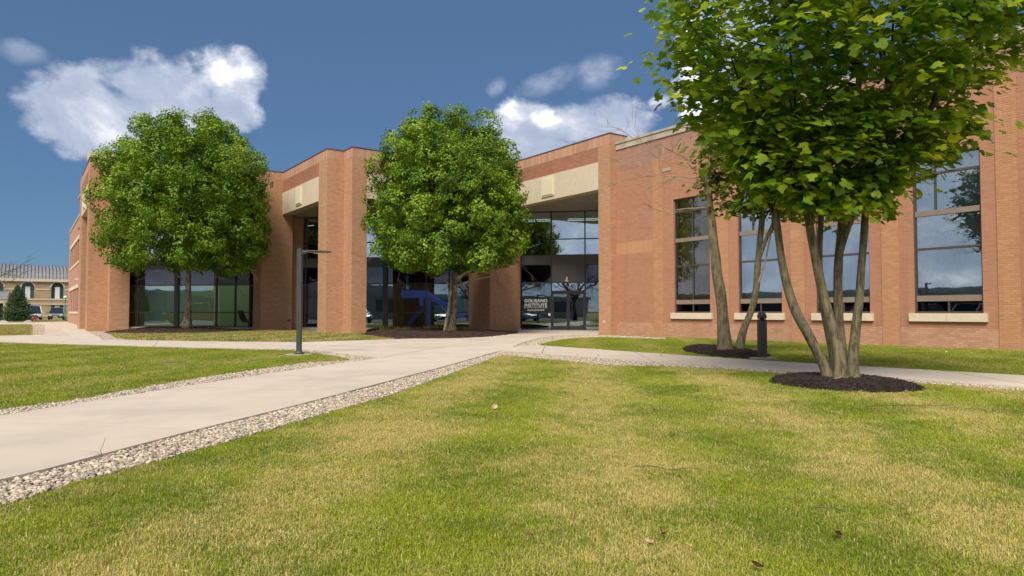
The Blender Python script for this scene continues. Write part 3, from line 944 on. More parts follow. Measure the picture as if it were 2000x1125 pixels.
def part(mb, name, mat, parent=B, **kw):
    o = mb.build(name, mat, **kw)
    return under(o, parent)


def brick_arrays(axis, c, sgn, u0, u1, z0, z1, bond='run', proud=0.004, BLn=0.203, BH=0.0677, J=0.0095):
    """brick faces on the plane axis=c, outward direction sgn; returns (n,8,3) corner arrays"""
    out = []
    if bond == 'run':
        for r in range(math.floor(z0 / BH), math.ceil(z1 / BH)):
            za, zb = max(r * BH, z0), min((r + 1) * BH - J, z1)
            if zb - za < 0.012: continue
            ph = 0.0 if r % 2 else BLn / 2
            for k in range(math.floor((u0 - ph) / BLn), math.ceil((u1 - ph) / BLn)):
                ua, ub = max(k * BLn + ph, u0), min((k + 1) * BLn + ph - J, u1)
                if ub - ua > 0.02: out.append((ua, ub, za, zb))
    else:
        for za, zb in ((z0, z1),):
            SW = 0.102
            for k in range(math.floor(u0 / SW), math.ceil(u1 / SW)):
                ua, ub = max(k * SW, u0), min((k + 1) * SW - J, u1)
                if ub - ua > 0.02: out.append((ua, ub, za, zb))
    a = np.array(out)
    if not len(a): return np.zeros((0, 8, 3))
    n = len(a); p = c + sgn * (proud + rng.normal(0, 0.0012, n)); bck = np.full(n, c - sgn * 0.002)
    if axis == 'x':
        def V(u, z, w_): return np.stack([w_, u, z], 1)
    else:
        def V(u, z, w_): return np.stack([u, w_, z], 1)
    e = 0.0015
    return np.stack([V(a[:, 0] + e, a[:, 2] + e, p), V(a[:, 1] - e, a[:, 2] + e, p), V(a[:, 1] - e, a[:, 3] - e, p), V(a[:, 0] + e, a[:, 3] - e, p),
                     V(a[:, 0], a[:, 2], bck), V(a[:, 1], a[:, 2], bck), V(a[:, 1], a[:, 3], bck), V(a[:, 0], a[:, 3], bck)], 1)


BF = np.array([(0, 1, 2, 3), (4, 5, 1, 0), (1, 5, 6, 2), (3, 2, 6, 7), (4, 0, 3, 7)])


def join_bricks(lst, name, mat, parent):
    A = np.concatenate([a for a in lst if len(a)])
    V = A.reshape(-1, 3); n = len(A)
    F = (np.arange(n)[:, None, None] * 8 + BF[None]).reshape(-1, 4)
    o = np_mesh(name, V, F, mat); o['kind'] = 'stuff'
    # recompute outward normals cheaply is not needed: materials are two-sided
    return under(o, parent)


TOP, SOL, BT, BB = 9.43, 8.89, 8.17, 6.87      # parapet top, soldier band foot, beam top, beam foot
e_ = 0.004


def wall_group(name, label, boxes, core_mat='mortar_tan'):
    """a wall part with its core; bricks are added as children"""
    mb = MB()
    for bx in boxes: mb.box(*bx)
    o = part(mb, name, core_mat)
    if label: o['label'] = label
    return o


def clad(parent, faces, mat_low='brick_tan', stone_bands=()):
    """faces: (axis, c, sgn, u0, u1, z0, z1, mat, bond)"""
    by = {}
    for ax, c, s, u0, u1, z0, z1, mt, bond in faces:
        by.setdefault(mt, []).append(brick_arrays(ax, c, s, u0, u1, z0, z1, bond))
    for mt, l in by.items(): join_bricks(l, 'brickwork', mt, parent)


def pier_faces(ax, c, s, u0, u1):
    return [(ax, c, s, u0, u1, 0, SOL, 'brick_tan', 'run'), (ax, c, s, u0, u1, SOL + 0.005, TOP - 0.04, 'brick_pale', 'soldier')]


def beam_faces(ax, c, s, u0, u1):
    return [(ax, c, s, u0, u1, BT + 0.005, SOL - 0.005, 'brick_dark', 'run'), (ax, c, s, u0, u1, SOL + 0.005, TOP - 0.04, 'brick_pale', 'soldier')]


# corner piers: an L of two slabs each
def corner_pier(x0, x1, x2, ya, yb, dep, label):
    """front face 1 at y=ya from x0..x1 (depth dep back), front face 2 at y=yb<ya from x1..x2"""
    o = wall_group('pier', label, [(x0, x1, ya, ya + dep, 0, TOP - 0.04), (x1, x2, yb, ya + dep, 0, TOP - 0.04)])
    f = pier_faces('x', x0, -1, ya - e_, ya + dep) + pier_faces('y', ya, -1, x0 - e_, x1) + pier_faces('x', x1, -1, yb - e_, ya) + pier_faces('y', yb, -1, x1 - e_, x2 + e_) + pier_faces('x', x2, 1, yb, ya + dep)
    f += [('y', ya + dep, 1, x0, x2, 0, BB, 'brick_tan', 'run')]
    clad(o, f)
    cap = MB().box(x0 - 0.03, x1 - 0.03, ya - 0.03, ya + dep, TOP - 0.04, TOP).box(x1 - 0.03, x2 + 0.03, yb - 0.03, ya + dep, TOP - 0.04, TOP)
    part(cap, 'coping', 'metal_cap', o)
    return o


AX, AY = 2.72, 42.0
corner_pier(2.72, 3.65, 4.58, 43.1, 42.0, 1.2, 'brick corner pier at the left end of the building')
corner_pier(12.4, 13.3, 14.1, 33.6, 32.5, 1.2, 'stepped brick corner pier behind the lamp post')
o = wall_group('pier', 'tall brick corner pier right of the entrance doors', [(22.0, 23.1, 23.0, 23.8, 0, TOP - 0.04)])
clad(o, pier_faces('x', 22.0, -1, 23.0 - e_, 23.8) + pier_faces('y', 23.0, -1, 22.0 - e_, 23.1) + [('y', 23.8, 1, 22, 23.1, 0, BB, 'brick_tan', 'run')])
part(MB().box(21.97, 23.13, 22.97, 23.8, TOP - 0.04, TOP), 'coping', 'metal_cap', o)
# inner piers
for (x0, x1, y0, y1, sx0, sy, label) in ((11.2, 13.0, 40.9, 42.6, 13.85, 41.5, 'inner brick pier between the left glass bay and the lamp post'), (20.9, 22.8, 31.4, 33.6, 23.45, 31.95, 'inner brick pier left of the entrance doors')):
    ym = 9.0 if x0 < 15 else 9.0
    o = wall_group('pier', label, [(x0, x1, y0, y1, 0, BB if False else TOP - 0.04 if x0 < 15 else TOP - 0.04), (x1, sx0, sy, y1, 0, BB)])
    clad(o, pier_faces('x', x0, -1, y0 - e_, y1) + pier_faces('y', y0, -1, x0 - e_, x1 + e_) + [('y', sy, -1, x1, sx0, 0, BB, 'brick_tan', 'run'), ('x', x1, 1, y0, sy, 0, BB, 'brick_tan', 'run')])
    part(MB().box(x0 - 0.03, x1 + 0.03, y0 - 0.03, y1, TOP - 0.04, TOP), 'coping', 'metal_cap', o)
# far inner pier seen under the left end beam
o = wall_group('pier', None, [(2.72, 4.9, 49.0, 51.0, 0, TOP - 0.04)])
clad(o, pier_faces('y', 49.0, -1, 2.72, 4.9) + pier_faces('x', 2.72, -1, 49.0, 51.0))


# lintel beams with brick above
def lintel(axis, c, u0, u1, label, plaque=None):
    sgn = -1; t = 0.5
    bx = (c, c + t, u0, u1, BT, TOP - 0.04) if axis == 'x' else (u0, u1, c, c + t, BT, TOP - 0.04)
    o = wall_group('parapet_wall', label, [bx])
    clad(o, beam_faces(axis, c, -1, u0, u1))
    sb = (c - 0.02, c + t, u0, u1, BB, BT) if axis == 'x' else (u0, u1, c - 0.02, c + t, BB, BT)
    part(MB().box(*sb), 'stone_beam', 'stone', o)
    cp = (c - 0.03, c + t, u0 + 0.002, u1 - 0.035, TOP - 0.04, TOP - 0.003) if axis == 'x' else (u0 + 0.035, u1 - 0.035, c - 0.03, c + t, TOP - 0.04, TOP - 0.003)
    part(MB().box(*cp), 'coping', 'metal_cap', o)
    if plaque is not None:
        pm = MB(); z0_, z1_ = 7.06, 8.06
        for k_, (in_, d0) in enumerate(((0.0, 0.07), (0.08, 0.10))):
            if axis == 'x': pm.box(c - d0, c - 0.021 - 0.045 * k_, plaque - 0.5 + in_, plaque + 0.5 - in_, z0_ + in_, z1_ - in_)
            else: pm.box(plaque - 0.5 + in_, plaque + 0.5 - in_, c - d0, c - 0.021 - 0.045 * k_, z0_ + in_, z1_ - in_)
        part(pm, 'plaque', 'plaque', o)
    return o


lintel('x', 2.72, 44.3, 49.0, 'stone beam and brick parapet on the left end of the building', 46.6)
lintel('y', 42.0, 4.58, 11.2, 'stone beam behind the left round tree', 7.9)
lintel('x', 12.4, 34.8, 40.9, 'stone beam with square plaque above the lamp post', 37.9)
lintel('y', 32.5, 14.1, 20.9, 'stone beam behind the round tree beside the entrance', 17.5)
lintel('x', 22.0, 23.8, 31.4, 'stone beam with square plaque above the entrance', 27.6)

# roof, soffit, inside floors
foot = [(2.9, 40.0, 43.4, 57.0), (3.95, 40.0, 42.3, 43.4), (12.6, 40.0, 33.9, 42.3), (13.6, 40.0, 32.8, 33.9), (22.3, 40.0, 23.4, 32.8)]
m_ = MB(); [m_.box(a, b, c, d, BB + 0.02, BB + 0.12) for a, b, c, d in foot]
sof = part(m_, 'soffit', 'soffit')
for (x, y) in ((24.2, 26.3), (23.7, 28.6), (25.8, 26.0), (14.4, 36.2), (15.5, 35.4)):
    part(MB().lathe([(0.10, 0), (0.10, -0.02), (0.075, -0.025)], (x, y, BB + 0.015), 12), 'downlight', 'stone_sill', sof)
m_ = MB(); [m_.box(a, b, c, d, 9.0, 9.12) for a, b, c, d in foot]; m_.box(22.9, 40, -4.0, 23.4, 8.6, 8.72)
part(m_, 'roof', 'kerb')
inside = [(GL + 0.25 - 50.45, 50.45), (GL + 0.25 - 26.4, 26.4), (39.5, 26.4), (39.5, 56.5), (4.0, 56.5), (4.0, 51.2), (GL + 0.25 - 50.45, 51.2)]
second = part(MB().prism(inside, 3.9, 4.25), 'upper_floor', 'int_ceiling')
part(MB().prism(inside, 0.0, 0.06), 'ground_floor', 'int_floor')
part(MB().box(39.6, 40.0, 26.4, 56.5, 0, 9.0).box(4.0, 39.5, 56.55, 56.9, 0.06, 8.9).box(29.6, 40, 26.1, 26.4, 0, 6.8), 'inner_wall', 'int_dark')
# lit tan room behind the left bay
d2 = (math.sqrt(0.5), -math.sqrt(0.5)); nrm = (-math.sqrt(0.5), -math.sqrt(0.5))
a_, b_ = diag(264, 3.2), diag(486, 3.2)
part(MB().beam(a_, b_, nrm, -0.15, 0.0, 0.06, 3.85), 'inner_wall', 'tan_wall', label='tan plastered room wall seen through the left glass bay')
a_, b_ = diag(560, 9.0), diag(1010, 9.0)
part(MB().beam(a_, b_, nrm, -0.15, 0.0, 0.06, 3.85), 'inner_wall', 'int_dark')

# the glass curtain wall along the diagonal
cols_px = [240, 270, 346, 423, 460, 497, 545, 597, 655, 700, 753, 833, 877, 925, 970, 1018, 1077, 1143, 1190, 1240]
cw_specs = [('glass bay behind the left round tree', 0, 6), ('narrow glass bay behind the lamp post', 6, 8), ('glass bay behind the round tree beside the entrance', 8, 15), ('entrance glass wall', 15, 19)]
rows = [(0.15, 1.05), (1.05, 2.76), (2.76, 3.80), (4.35, 5.27), (5.27, 6.86)]
for label, i0, i1 in cw_specs:
    cw = empty('curtain_wall'); cw['label'] = label; under(cw, B)
    base_z = 0.15 if i0 < 15 else 0.04
    pa, pb = diag(cols_px[i0]), diag(cols_px[i1])
    if i0 < 15:
        part(MB().beam(pa, pb, nrm, -0.20, 0.16, 0.0, 0.13), 'kerb', 'kerb', cw)
    for i in range(i0, i1 + (1 if i1 == 19 or i1 == 15 else 0)):
        px_ = cols_px[i]; c = diag(px_); hw = 0.14 if px_ in (346, 753) else 0.035
        p0 = (c[0] - d2[0] * hw, c[1] - d2[1] * hw); p1 = (c[0] + d2[0] * hw, c[1] + d2[1] * hw)
        pj = 0.10 if hw > 0.1 else 0.06
        part(MB().beam(p0, p1, nrm, -0.09, pj, 0.02, BB + 0.01), 'mullion', 'bronze', cw)
    for i in range(i0, i1):
        pa, pb = diag(cols_px[i]), diag(cols_px[i + 1])
        hwa = 0.14 if cols_px[i] in (346, 753) else 0.035; hwb = 0.14 if cols_px[i + 1] in (346, 753) else 0.035
        pa = (pa[0] + d2[0] * hwa, pa[1] + d2[1] * hwa); pb = (pb[0] - d2[0] * hwb, pb[1] - d2[1] * hwb)
        door = cols_px[i] == 1077
        part(MB().beam(pa, pb, nrm, -0.05, 0.045, 3.80, 4.35), 'spandrel_panel', 'spandrel', cw)
        for ri, (z0, z1) in enumerate(rows):
            if door and ri < 3: continue
            z0 = base_z if ri == 0 else z0
            mt = 'glass_green' if ri < 2 else ('glass_dark' if ri == 2 else 'glass_blue')  # dark tint of the third row stands in for a reflected tree line
            part(MB().beam(pa, pb, nrm, -0.006, 0.006, z0 + 0.03, z1 - 0.03), 'pane', mt, cw)
            for zz in ([z0] if ri in (0, 1, 2, 4) else []):
                part(MB().beam(pa, pb, nrm, -0.05, 0.045, zz - 0.03 if zz > 0.2 else zz - 0.02, zz + 0.03), 'transom', 'bronze', cw)
        part(MB().beam(pa, pb, nrm, -0.05, 0.045, 6.83, BB + 0.01), 'transom', 'bronze', cw)
        if door:
            part(MB().beam(pa, pb, nrm, -0.04, 0.03, 2.80, 3.80), 'metal_panel', 'metal_panel', cw)
            part(MB().beam(pa, pb, nrm, -0.05, 0.05, 2.74, 2.80), 'transom', 'bronze', cw)
            part(MB().beam(pa, pb, nrm, -0.006, 0.006, 2.30, 2.74), 'pane', 'glass_blue', cw)
            part(MB().beam(pa, pb, nrm, -0.05, 0.05, 2.20, 2.30), 'transom', 'bronze', cw)
            part(MB().beam(pa, pb, nrm, -0.08, 0.08, 0.035, 0.05), 'threshold', 'grey_metal', cw)
            mid = ((pa[0] + pb[0]) / 2, (pa[1] + pb[1]) / 2)
            for s, (qa, qb) in ((1, (pa, mid)), (-1, (mid, pb))):
                L_ = math.hypot(qb[0] - qa[0], qb[1] - qa[1]); g_ = 0.008

                def P2(u): return (qa[0] + d2[0] * u, qa[1] + d2[1] * u)
                dr = MB(); st = 0.085
                dr.beam(P2(g_), P2(st), nrm, -0.03, 0.03, 0.06, 2.19).beam(P2(L_ - st), P2(L_ - g_), nrm, -0.03, 0.03, 0.06, 2.19)
                dr.beam(P2(st), P2(L_ - st), nrm, -0.03, 0.03, 2.10, 2.19).beam(P2(st), P2(L_ - st), nrm, -0.03, 0.03, 0.06, 0.28)
                door_o = part(dr, 'door', 'bronze')
                part(MB().beam(P2(st), P2(L_ - st), nrm, -0.005, 0.005, 0.28, 2.10), 'pane', 'glass_green', door_o)
                hu = L_ - 0.06 if s == 1 else 0.06
                c0 = P2(hu); off = 0.09
                hb = MB()
                hp = [Vector((c0[0] + nrm[0] * a2, c0[1] + nrm[1] * a2, z)) for a2, z in ((0.03, 0.92), (off, 0.94), (off, 1.22), (0.03, 1.24))]
                hb.tube(hp, [0.014] * 4, 8); part(hb, 'handle', 'grey_metal', door_o)


# writing on the glass left of the doors
def text_part(body, size, px0, z, parent, width=None, mat='letter', bold=0.0, off=0.03, name='lettering'):
    cu = bpy.data.curves.new('t', 'FONT'); cu.body = body; cu.size = size; cu.offset = bold; cu.extrude = 0.002; cu.space_character = 1.06; cu.align_x = 'CENTER'
    tmp = bpy.data.objects.new('t', cu); COL.objects.link(tmp)
    dg = bpy.context.evaluated_depsgraph_get(); dg.update()
    me = bpy.data.meshes.new_from_object(tmp.evaluated_get(dg)); me.name = name
    bpy.data.objects.remove(tmp, do_unlink=True)
    xs = [v.co.x for v in me.vertices]; wd = max(xs) - min(xs); cxx = (max(xs) + min(xs)) / 2
    k = (width / wd) if width else 1.0
    c = diag(px0)
    for v in me.vertices:
        u, zz, dd = (v.co.x - cxx) * k, v.co.y, v.co.z
        v.co = Vector((c[0] + d2[0] * u + nrm[0] * (off + dd), c[1] + d2[1] * u + nrm[1] * (off + dd), z + zz))
    me.materials.append(M[mat])
    o = bpy.data.objects.new(name, me); COL.objects.link(o)
    return under(o, parent)


def hz(py): return EYE + (609 - py) / FPX * 39.6


text_part('GOLISANO', 0.255, 1046.5, hz(590.3), B, 1.34, bold=0.006)
text_part('INSTITUTE', 0.255, 1046.5, hz(598.8), B, 1.32, bold=0.006)
text_part('for Business & Entrepreneurship', 0.085, 1046.5, hz(601.8), B, 1.34, bold=0.001)
text_part('150 SAWGRASS DRIVE', 0.115, 1046.5, hz(607), B, 0.98, bold=0.003)
# small notices on the glass
c = diag(1073); part(MB().beam((c[0] - d2[0] * 0.07, c[1] - d2[1] * 0.07), (c[0] + d2[0] * 0.07, c[1] + d2[1] * 0.07), nrm, 0.012, 0.02, hz(616.5), hz(611.5)), 'notice', 'letter')
c = diag(1154); part(MB().beam((c[0] - d2[0] * 0.17, c[1] - d2[1] * 0.17), (c[0] + d2[0] * 0.17, c[1] + d2[1] * 0.17), nrm, 0.012, 0.02, hz(603.5), hz(599.5)), 'notice', 'panel_tan')

# upstairs and entrance ceiling lights
for (px_, off, z, L_) in ((1030, 1.5, 6.55, 0.9), (1062, 1.5, 6.55, 0.9), (1030, 3.0, 6.6, 1.0), (1065, 3.0, 6.6, 1.0), (1128, 1.5, 6.55, 1.1), (1150, 1.5, 6.55, 1.1), (1128, 3.0, 6.6, 1.2), (1150, 3.0, 6.6, 1.2), (603, 1.5, 6.5, 0.5), (1090, 0.8, 2.78, 0.2)):
    c = diag(px_, off)
    lf = part(MB().beam((c[0] - d2[0] * L_ / 2, c[1] - d2[1] * L_ / 2), (c[0] + d2[0] * L_ / 2, c[1] + d2[1] * L_ / 2), nrm, -0.04, 0.04, z, z + 0.04), 'ceiling_light_or_fill', 'lamp_strip')

for (px_, off, L_) in ((300, 0.42, 1.2), (385, 0.42, 1.2), (440, 0.42, 1.0), (480, 0.42, 1.0), (780, 0.42, 1.2), (810, 0.42, 1.0), (860, 0.42, 1.2), (910, 0.42, 1.0)):  # unseen fill panels added under the ground-floor ceiling to brighten the interior
    c = diag(px_, off)
    part(MB().beam((c[0] - d2[0] * L_ / 2, c[1] - d2[1] * L_ / 2), (c[0] + d2[0] * L_ / 2, c[1] + d2[1] * L_ / 2), nrm, -0.15, 0.15, 3.84, 3.88), 'ceiling_light_or_fill', 'fill_panel')

# blue staircase behind the middle bay
st = empty('staircase'); under(st, B); st['label'] = 'blue steel staircase with glass railing behind the round tree bay'


def dp(px_, off, z): c = diag(px_, off); return (c[0], c[1], z)


so = 2.6
def strg(p0, p1, za0, za1, zb0, zb1, name, mat, t0=-0.1, t1=0.1, off=so):
    a, b = diag(p0, off), diag(p1, off)
    return part(MB().beam(a, b, nrm, t0, t1, za0, za1, zb0, zb1), name, mat, st)


strg(784, 834, 1.95, 2.42, 1.95, 2.42, 'landing_beam', 'stair_blue')
strg(834, 925, 1.95, 2.42, 0.15, 0.62, 'stringer', 'stair_blue')
strg(834, 925, 1.95, 2.42, 0.15, 0.62, 'stringer', 'stair_blue', off=so + 2.2)
strg(798, 834, 0.06, 0.40, 1.35, 1.95, 'stringer', 'stair_blue', off=so + 2.4)
strg(834, 842, 0.06, 1.95, 0.06, 1.95, 'post', 'stair_blue')
strg(820, 828, 1.45, 1.95, 1.45, 1.95, 'post', 'stair_blue')
strg(784, 834, 2.50, 3.35, 2.50, 3.35, 'railing_glass', 'glass_blue', -0.01, 0.01, so - 0.2)
strg(834, 925, 2.50, 3.35, 0.70, 1.55, 'railing_glass', 'glass_blue', -0.01, 0.01, so - 0.2)
for k in range(11):
    t = k / 11; pxa = 836 + 86 * t
    a, b = diag(pxa, so), diag(pxa + 7.5, so)
    part(MB().beam(a, b, nrm, -1.5, -0.1, 2.36 - 1.75 * t, 2.40 - 1.75 * t), 'tread', 'int_floor', st)

# ------------------------------------------------------------------ the tall-window wall
XW, TW = 22.4, 9.0
wcent = [(1317, 1386), (1442, 1526), (1592, 1700), (1783, 1922)]
wins = []
for a, b in wcent:
    ya, yb = y_on(b, XW), y_on(a, XW); c = (ya + yb) / 2
    wins.append((c - 0.94, c + 0.94))
for k in range(1, 4):
    wins.append((wins[3][0] - 3.2 * k, wins[3][1] - 3.2 * k))
wins.sort()
WZ0, WZ1 = 1.04, 5.86
YE0, YE1 = -4.0, 23.0
core = MB(); core.box(XW, XW + 0.42, YE0, YE1 - 0.005, 0, WZ0).box(XW, XW + 0.42, YE0, YE1 - 0.005, WZ1, TW - 0.36)
edges = [YE0] + [v for a, b in wins for v in (a, b)] + [YE1 - 0.005]
cols = [(edges[i], edges[i + 1]) for i in range(0, len(edges), 2)]
for a, b in cols: core.box(XW, XW + 0.42, a, b, WZ0, WZ1)
big = part(core, 'window_wall', 'mortar_red'); big['label'] = 'long red brick wall with tall windows and orange brick pilasters right of the entrance'
# pilasters
pil = []
for i in range(len(wins) - 1): pil.append((wins[i][1] + wins[i + 1][0]) / 2)
pil.append(y_on(1287, XW))
PZ = 7.75
faces = []
segs = []
cuts = sorted([(p - 0.27, p + 0.27) for p in pil])


def minus(u0, u1):
    out = []; s = u0
    for a, b in cuts:
        if b <= s or a >= u1: continue
        if a > s: out.append((s, a))
        s = max(s, b)
    if s < u1: out.append((s, u1))
    return out


for (u0, u1) in minus(YE0, YE1):
    faces.append(('x', XW, -1, u0, u1, 0, 0.60, 'brick_pale', 'run'))
    faces.append(('x', XW, -1, u0, u1, 0.61, WZ0 - 0.27, 'brick_red', 'run'))
    faces.append(('x', XW, -1, u0, u1, WZ1, 7.6, 'brick_red', 'run'))
faces.append(('x', XW, -1, YE0, YE1, PZ, TW - 0.36, 'brick_weather', 'run'))
for (u0, u1) in minus(YE0, YE1): faces.append(('x', XW, -1, u0, u1, 7.61, PZ, 'brick_weather', 'run'))
for a, b in cols:
    for (u0, u1) in minus(a, b):
        if u1 > 20.7:
            faces.append(('x', XW, -1, u0, u1, WZ0 - 0.26, 3.72, 'brick_red', 'run'))
            faces.append(('x', XW, -1, u0, u1, 3.73, 4.27, 'brick_orange', 'soldier'))
            faces.append(('x', XW, -1, u0, u1, 4.28, WZ1, 'brick_red', 'run'))
        else:
            faces.append(('x', XW, -1, u0, u1, WZ0 - 0.26, WZ1, 'brick_red', 'run'))
for a, b in wins: faces.append(('x', XW, -1, a, b, WZ0 - 0.26, WZ0 - 0.005, 'brick_red', 'run'))
# 300 nearest bricks of the foot of the wall stand as parts of their own, the rest is joined
yn0 = y_on(2003, XW)
by = {}
near = []
for f in faces:
    A = brick_arrays(*f[:7], bond=f[8])
    if f[7] in ('brick_pale', 'brick_red') and len(A):
        c = A.mean(1); k = (c[:, 1] > yn0) & (c[:, 1] < yn0 + 4) & (c[:, 2] < WZ0 - 0.3) & (c[:, 2] > 0)
        near.append((f[7], A[k])); A = A[~k]
    by.setdefault(f[7], []).append(A)
allb = [(mt, a) for mt, A in near for a in A]
allb.sort(key=lambda t: t[1][:, 1].mean())
take = allb[:290]; rest = allb[290:]
for mt, a in rest: by[mt].append(a[None])
for mt, l in by.items(): join_bricks(l, 'brickwork', mt, big)
cache = {}
for mt, a in take:
    c = a.mean(0); loc_ = a - c; key = (mt, tuple(np.round(a.max(0) - a.min(0), 3)[1:]))
    if key not in cache:
        me = bpy.data.meshes.new('brick'); me.from_pydata([tuple(v) for v in loc_], [], [tuple(f) for f in BF]); me.materials.append(M[mt]); cache[key] = me
    o = bpy.data.objects.new('brick', cache[key]); COL.objects.link(o); o.location = c; o.parent = big
for p in pil:
    pc = part(MB().box(XW - 0.03, XW - 0.0005, p - 0.27, p + 0.27, 0, PZ), 'pilaster', 'mortar_red')
    join_bricks([brick_arrays('x', XW - 0.03, -1, p - 0.27, p + 0.27, 0, PZ)], 'brickwork', 'brick_orange', pc)
# stone cornice
part(MB().box(XW - 0.05, XW + 0.5, YE0, YE1 - 0.03, TW - 0.36, TW - 0.10).box(XW - 0.09, XW + 0.55, YE0, YE1 - 0.03, TW - 0.099, TW), 'cornice', 'stone_old', big)
part(MB().box(XW - 0.028, XW + 0.0, y_on(1278, XW) - 1.0, y_on(1278, XW) + 0.0, 7.14, 7.28), 'stone_band', 'stone_old', big)
for wi, (a, b) in enumerate(wins):
    first = abs(b - max(w_[1] for w_ in wins)) < 1e-6
    wn = empty('window'); under(wn, B)
    xg = XW + 0.14
    fr = MB(); t = 0.055
    fr.box(xg - 0.05, xg + 0.05, a, a + t, WZ0, WZ1).box(xg - 0.05, xg + 0.05, b - t, b, WZ0, WZ1)
    fr.box(xg - 0.05, xg + 0.05, a + t, b - t, WZ0, WZ0 + t).box(xg - 0.05, xg + 0.05, a + t, b - t, WZ1 - t, WZ1)
    part(fr, 'frame', 'bronze_brown', wn)
    mid = (a + b) / 2
    zs = [(1.40, 1.58, 'panel_tan', 0.06), (2.97, 3.04, 'bronze_brown', 0.05), (4.02, 4.18, 'panel_tan', 0.07), (5.27, 5.34, 'bronze_brown', 0.05)]
    for z0, z1, mt, pj in zs:
        part(MB().box(xg - pj, xg + 0.05, a + t, b - t, z0, z1), 'transom', mt, wn)
    zed = [WZ0 + t] + [v for z in zs for v in z[:2]] + [WZ1 - t]
    lev = [(zed[i], zed[i + 1]) for i in range(0, len(zed), 2)]
    for li, (z0, z1) in enumerate(lev):
        sp = []
        if li == 0: sp = [mid]
        if li >= 3: sp = [b - (b - a) * 0.33]
        if first and li > 0: sp = [mid]
        us = [a + t] + sp + [b - t]
        for s_ in sp: part(MB().box(xg - 0.04, xg + 0.05, s_ - 0.025, s_ + 0.025, z0, z1), 'mullion', 'bronze_brown', wn)
        for j in range(len(us) - 1):
            u0 = us[j] + (0.025 if j else 0); u1 = us[j + 1] - (0.025 if j < len(us) - 2 else 0)
            part(MB().box(xg - 0.005, xg + 0.005, u0, u1, z0, z1), 'pane', 'glass_dark' if li == 0 else ('glass_soft' if first else 'glass_win'), wn)
    for (s0, s1) in ((a - 0.12, mid - 0.004), (mid + 0.004, b + 0.12)):
        part(MB().box(XW - 0.09, XW + 0.09, s0, s1, WZ0 - 0.25, WZ0 - 0.002), 'sill', 'stone_sill', wn)
    # blinds hang behind the glass, folded in shallow pleats
    bl = MB(); n_ = 40; zb0 = 1.6; xb = XW + 0.36
    for q in range(n_):
        u0 = a + t + (b - a - 2 * t) * q / n_; u1 = a + t + (b - a - 2 * t) * (q + 1) / n_
        o0, o1 = (0.010, 0.0) if q % 2 else (0.0, 0.010)
        bl.quad((xb + o0, u0, zb0), (xb + o1, u1, zb0), (xb + o1, u1, WZ1), (xb + o0, u0, WZ1))
    part(bl, 'blind', 'blind_tan' if first else 'blind', wn)
    if first: wn['label'] = 'tall window nearest the entrance with tan curtains'
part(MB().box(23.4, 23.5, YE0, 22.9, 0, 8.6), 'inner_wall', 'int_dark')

# ------------------------------------------------------------------ the left end wing
XE = 3.5
wing = MB(); y0w, y1w, ht = 51.0, 81.0, 8.9
wy = [y0w + 9.4 + i * 2.75 for i in range(7)]; ww_ = 1.45
wing.box(XE, XE + 0.4, y0w, y1w, 0, 1.1).box(XE, XE + 0.4, y0w, y1w, 3.05, 5.25).box(XE, XE + 0.4, y0w, y1w, 7.05, ht)
ed = [y0w] + [v for y in wy for v in (y, y + ww_)] + [y1w]
for i in range(0, len(ed), 2):
    for z0, z1 in ((1.1, 3.05), (5.25, 7.05)): wing.box(XE, XE + 0.4, ed[i], ed[i + 1], z0, z1)
wing.box(XE + 0.41, XE + 8, y1w - 0.4, y1w, 0, ht).box(XE + 0.41, XE + 8, y0w, y1w - 0.41, ht - 0.2, ht)
wg = part(wing, 'end_wall', 'far_brick'); wg['label'] = 'receding red brick end wall with two rows of narrow windows'
for z0 in (0.93, 5.05): part(MB().box(XE - 0.05, XE + 0.1, wy[0] - 0.3, wy[-1] + ww_ + 0.3, z0, z0 + 0.17), 'sill', 'stone_sill', wg)
for z0 in (3.05, 7.05): part(MB().box(XE - 0.05, XE + 0.1, wy[0] - 0.3, wy[-1] + ww_ + 0.3, z0, z0 + 0.30), 'lintel', 'stone_sill', wg)
part(MB().box(XE - 0.06, XE + 0.5, y0w, y1w, ht, ht + 0.12), 'coping', 'stone', wg)
for y in wy:
    for z0, z1 in ((1.1, 3.05), (5.25, 7.05)):
        wn = empty('window'); under(wn, B)
        part(MB().box(XE + 0.10, XE + 0.12, y, y + ww_, z0, z1), 'pane', 'car_glass', wn)
        part(MB().box(XE + 0.06, XE + 0.10, y + ww_ / 2 - 0.03, y + ww_ / 2 + 0.03, z0, z1).box(XE + 0.06, XE + 0.10, y, y + 0.05, z0, z1).box(XE + 0.06, XE + 0.10, y + ww_ - 0.05, y + ww_, z0, z1), 'frame', 'bronze_brown', wn)
# pale stone cap on the left corner
part(MB().box(2.66, 4.9, 42.9, 44.4, TOP, TOP + 0.32), 'stone_cap', 'stone')
# small wall fittings
part(MB().box(21.975, 22.0, 23.38, 23.48, 0.55, 0.68), 'outlet_box', 'stone_sill')
c = x_on(565, 40.9); part(MB().box(c - 0.09, c + 0.09, 40.86, 40.9, 0.52, 0.62), 'wall_vent', 'bronze_brown')
lt = empty('wall_lamp', (XE - 0.25, 63.0, 3.55), 'small white lamp on the receding end wall', 'lamp')
MB().box(-0.12, 0.15, -0.3, 0.3, 0.03, 0.12).build('housing', 'white_paint', lt)
MB().box(0.15, 0.24, -0.08, 0.08, -0.02, 0.14).build('bracket', 'white_paint', lt)
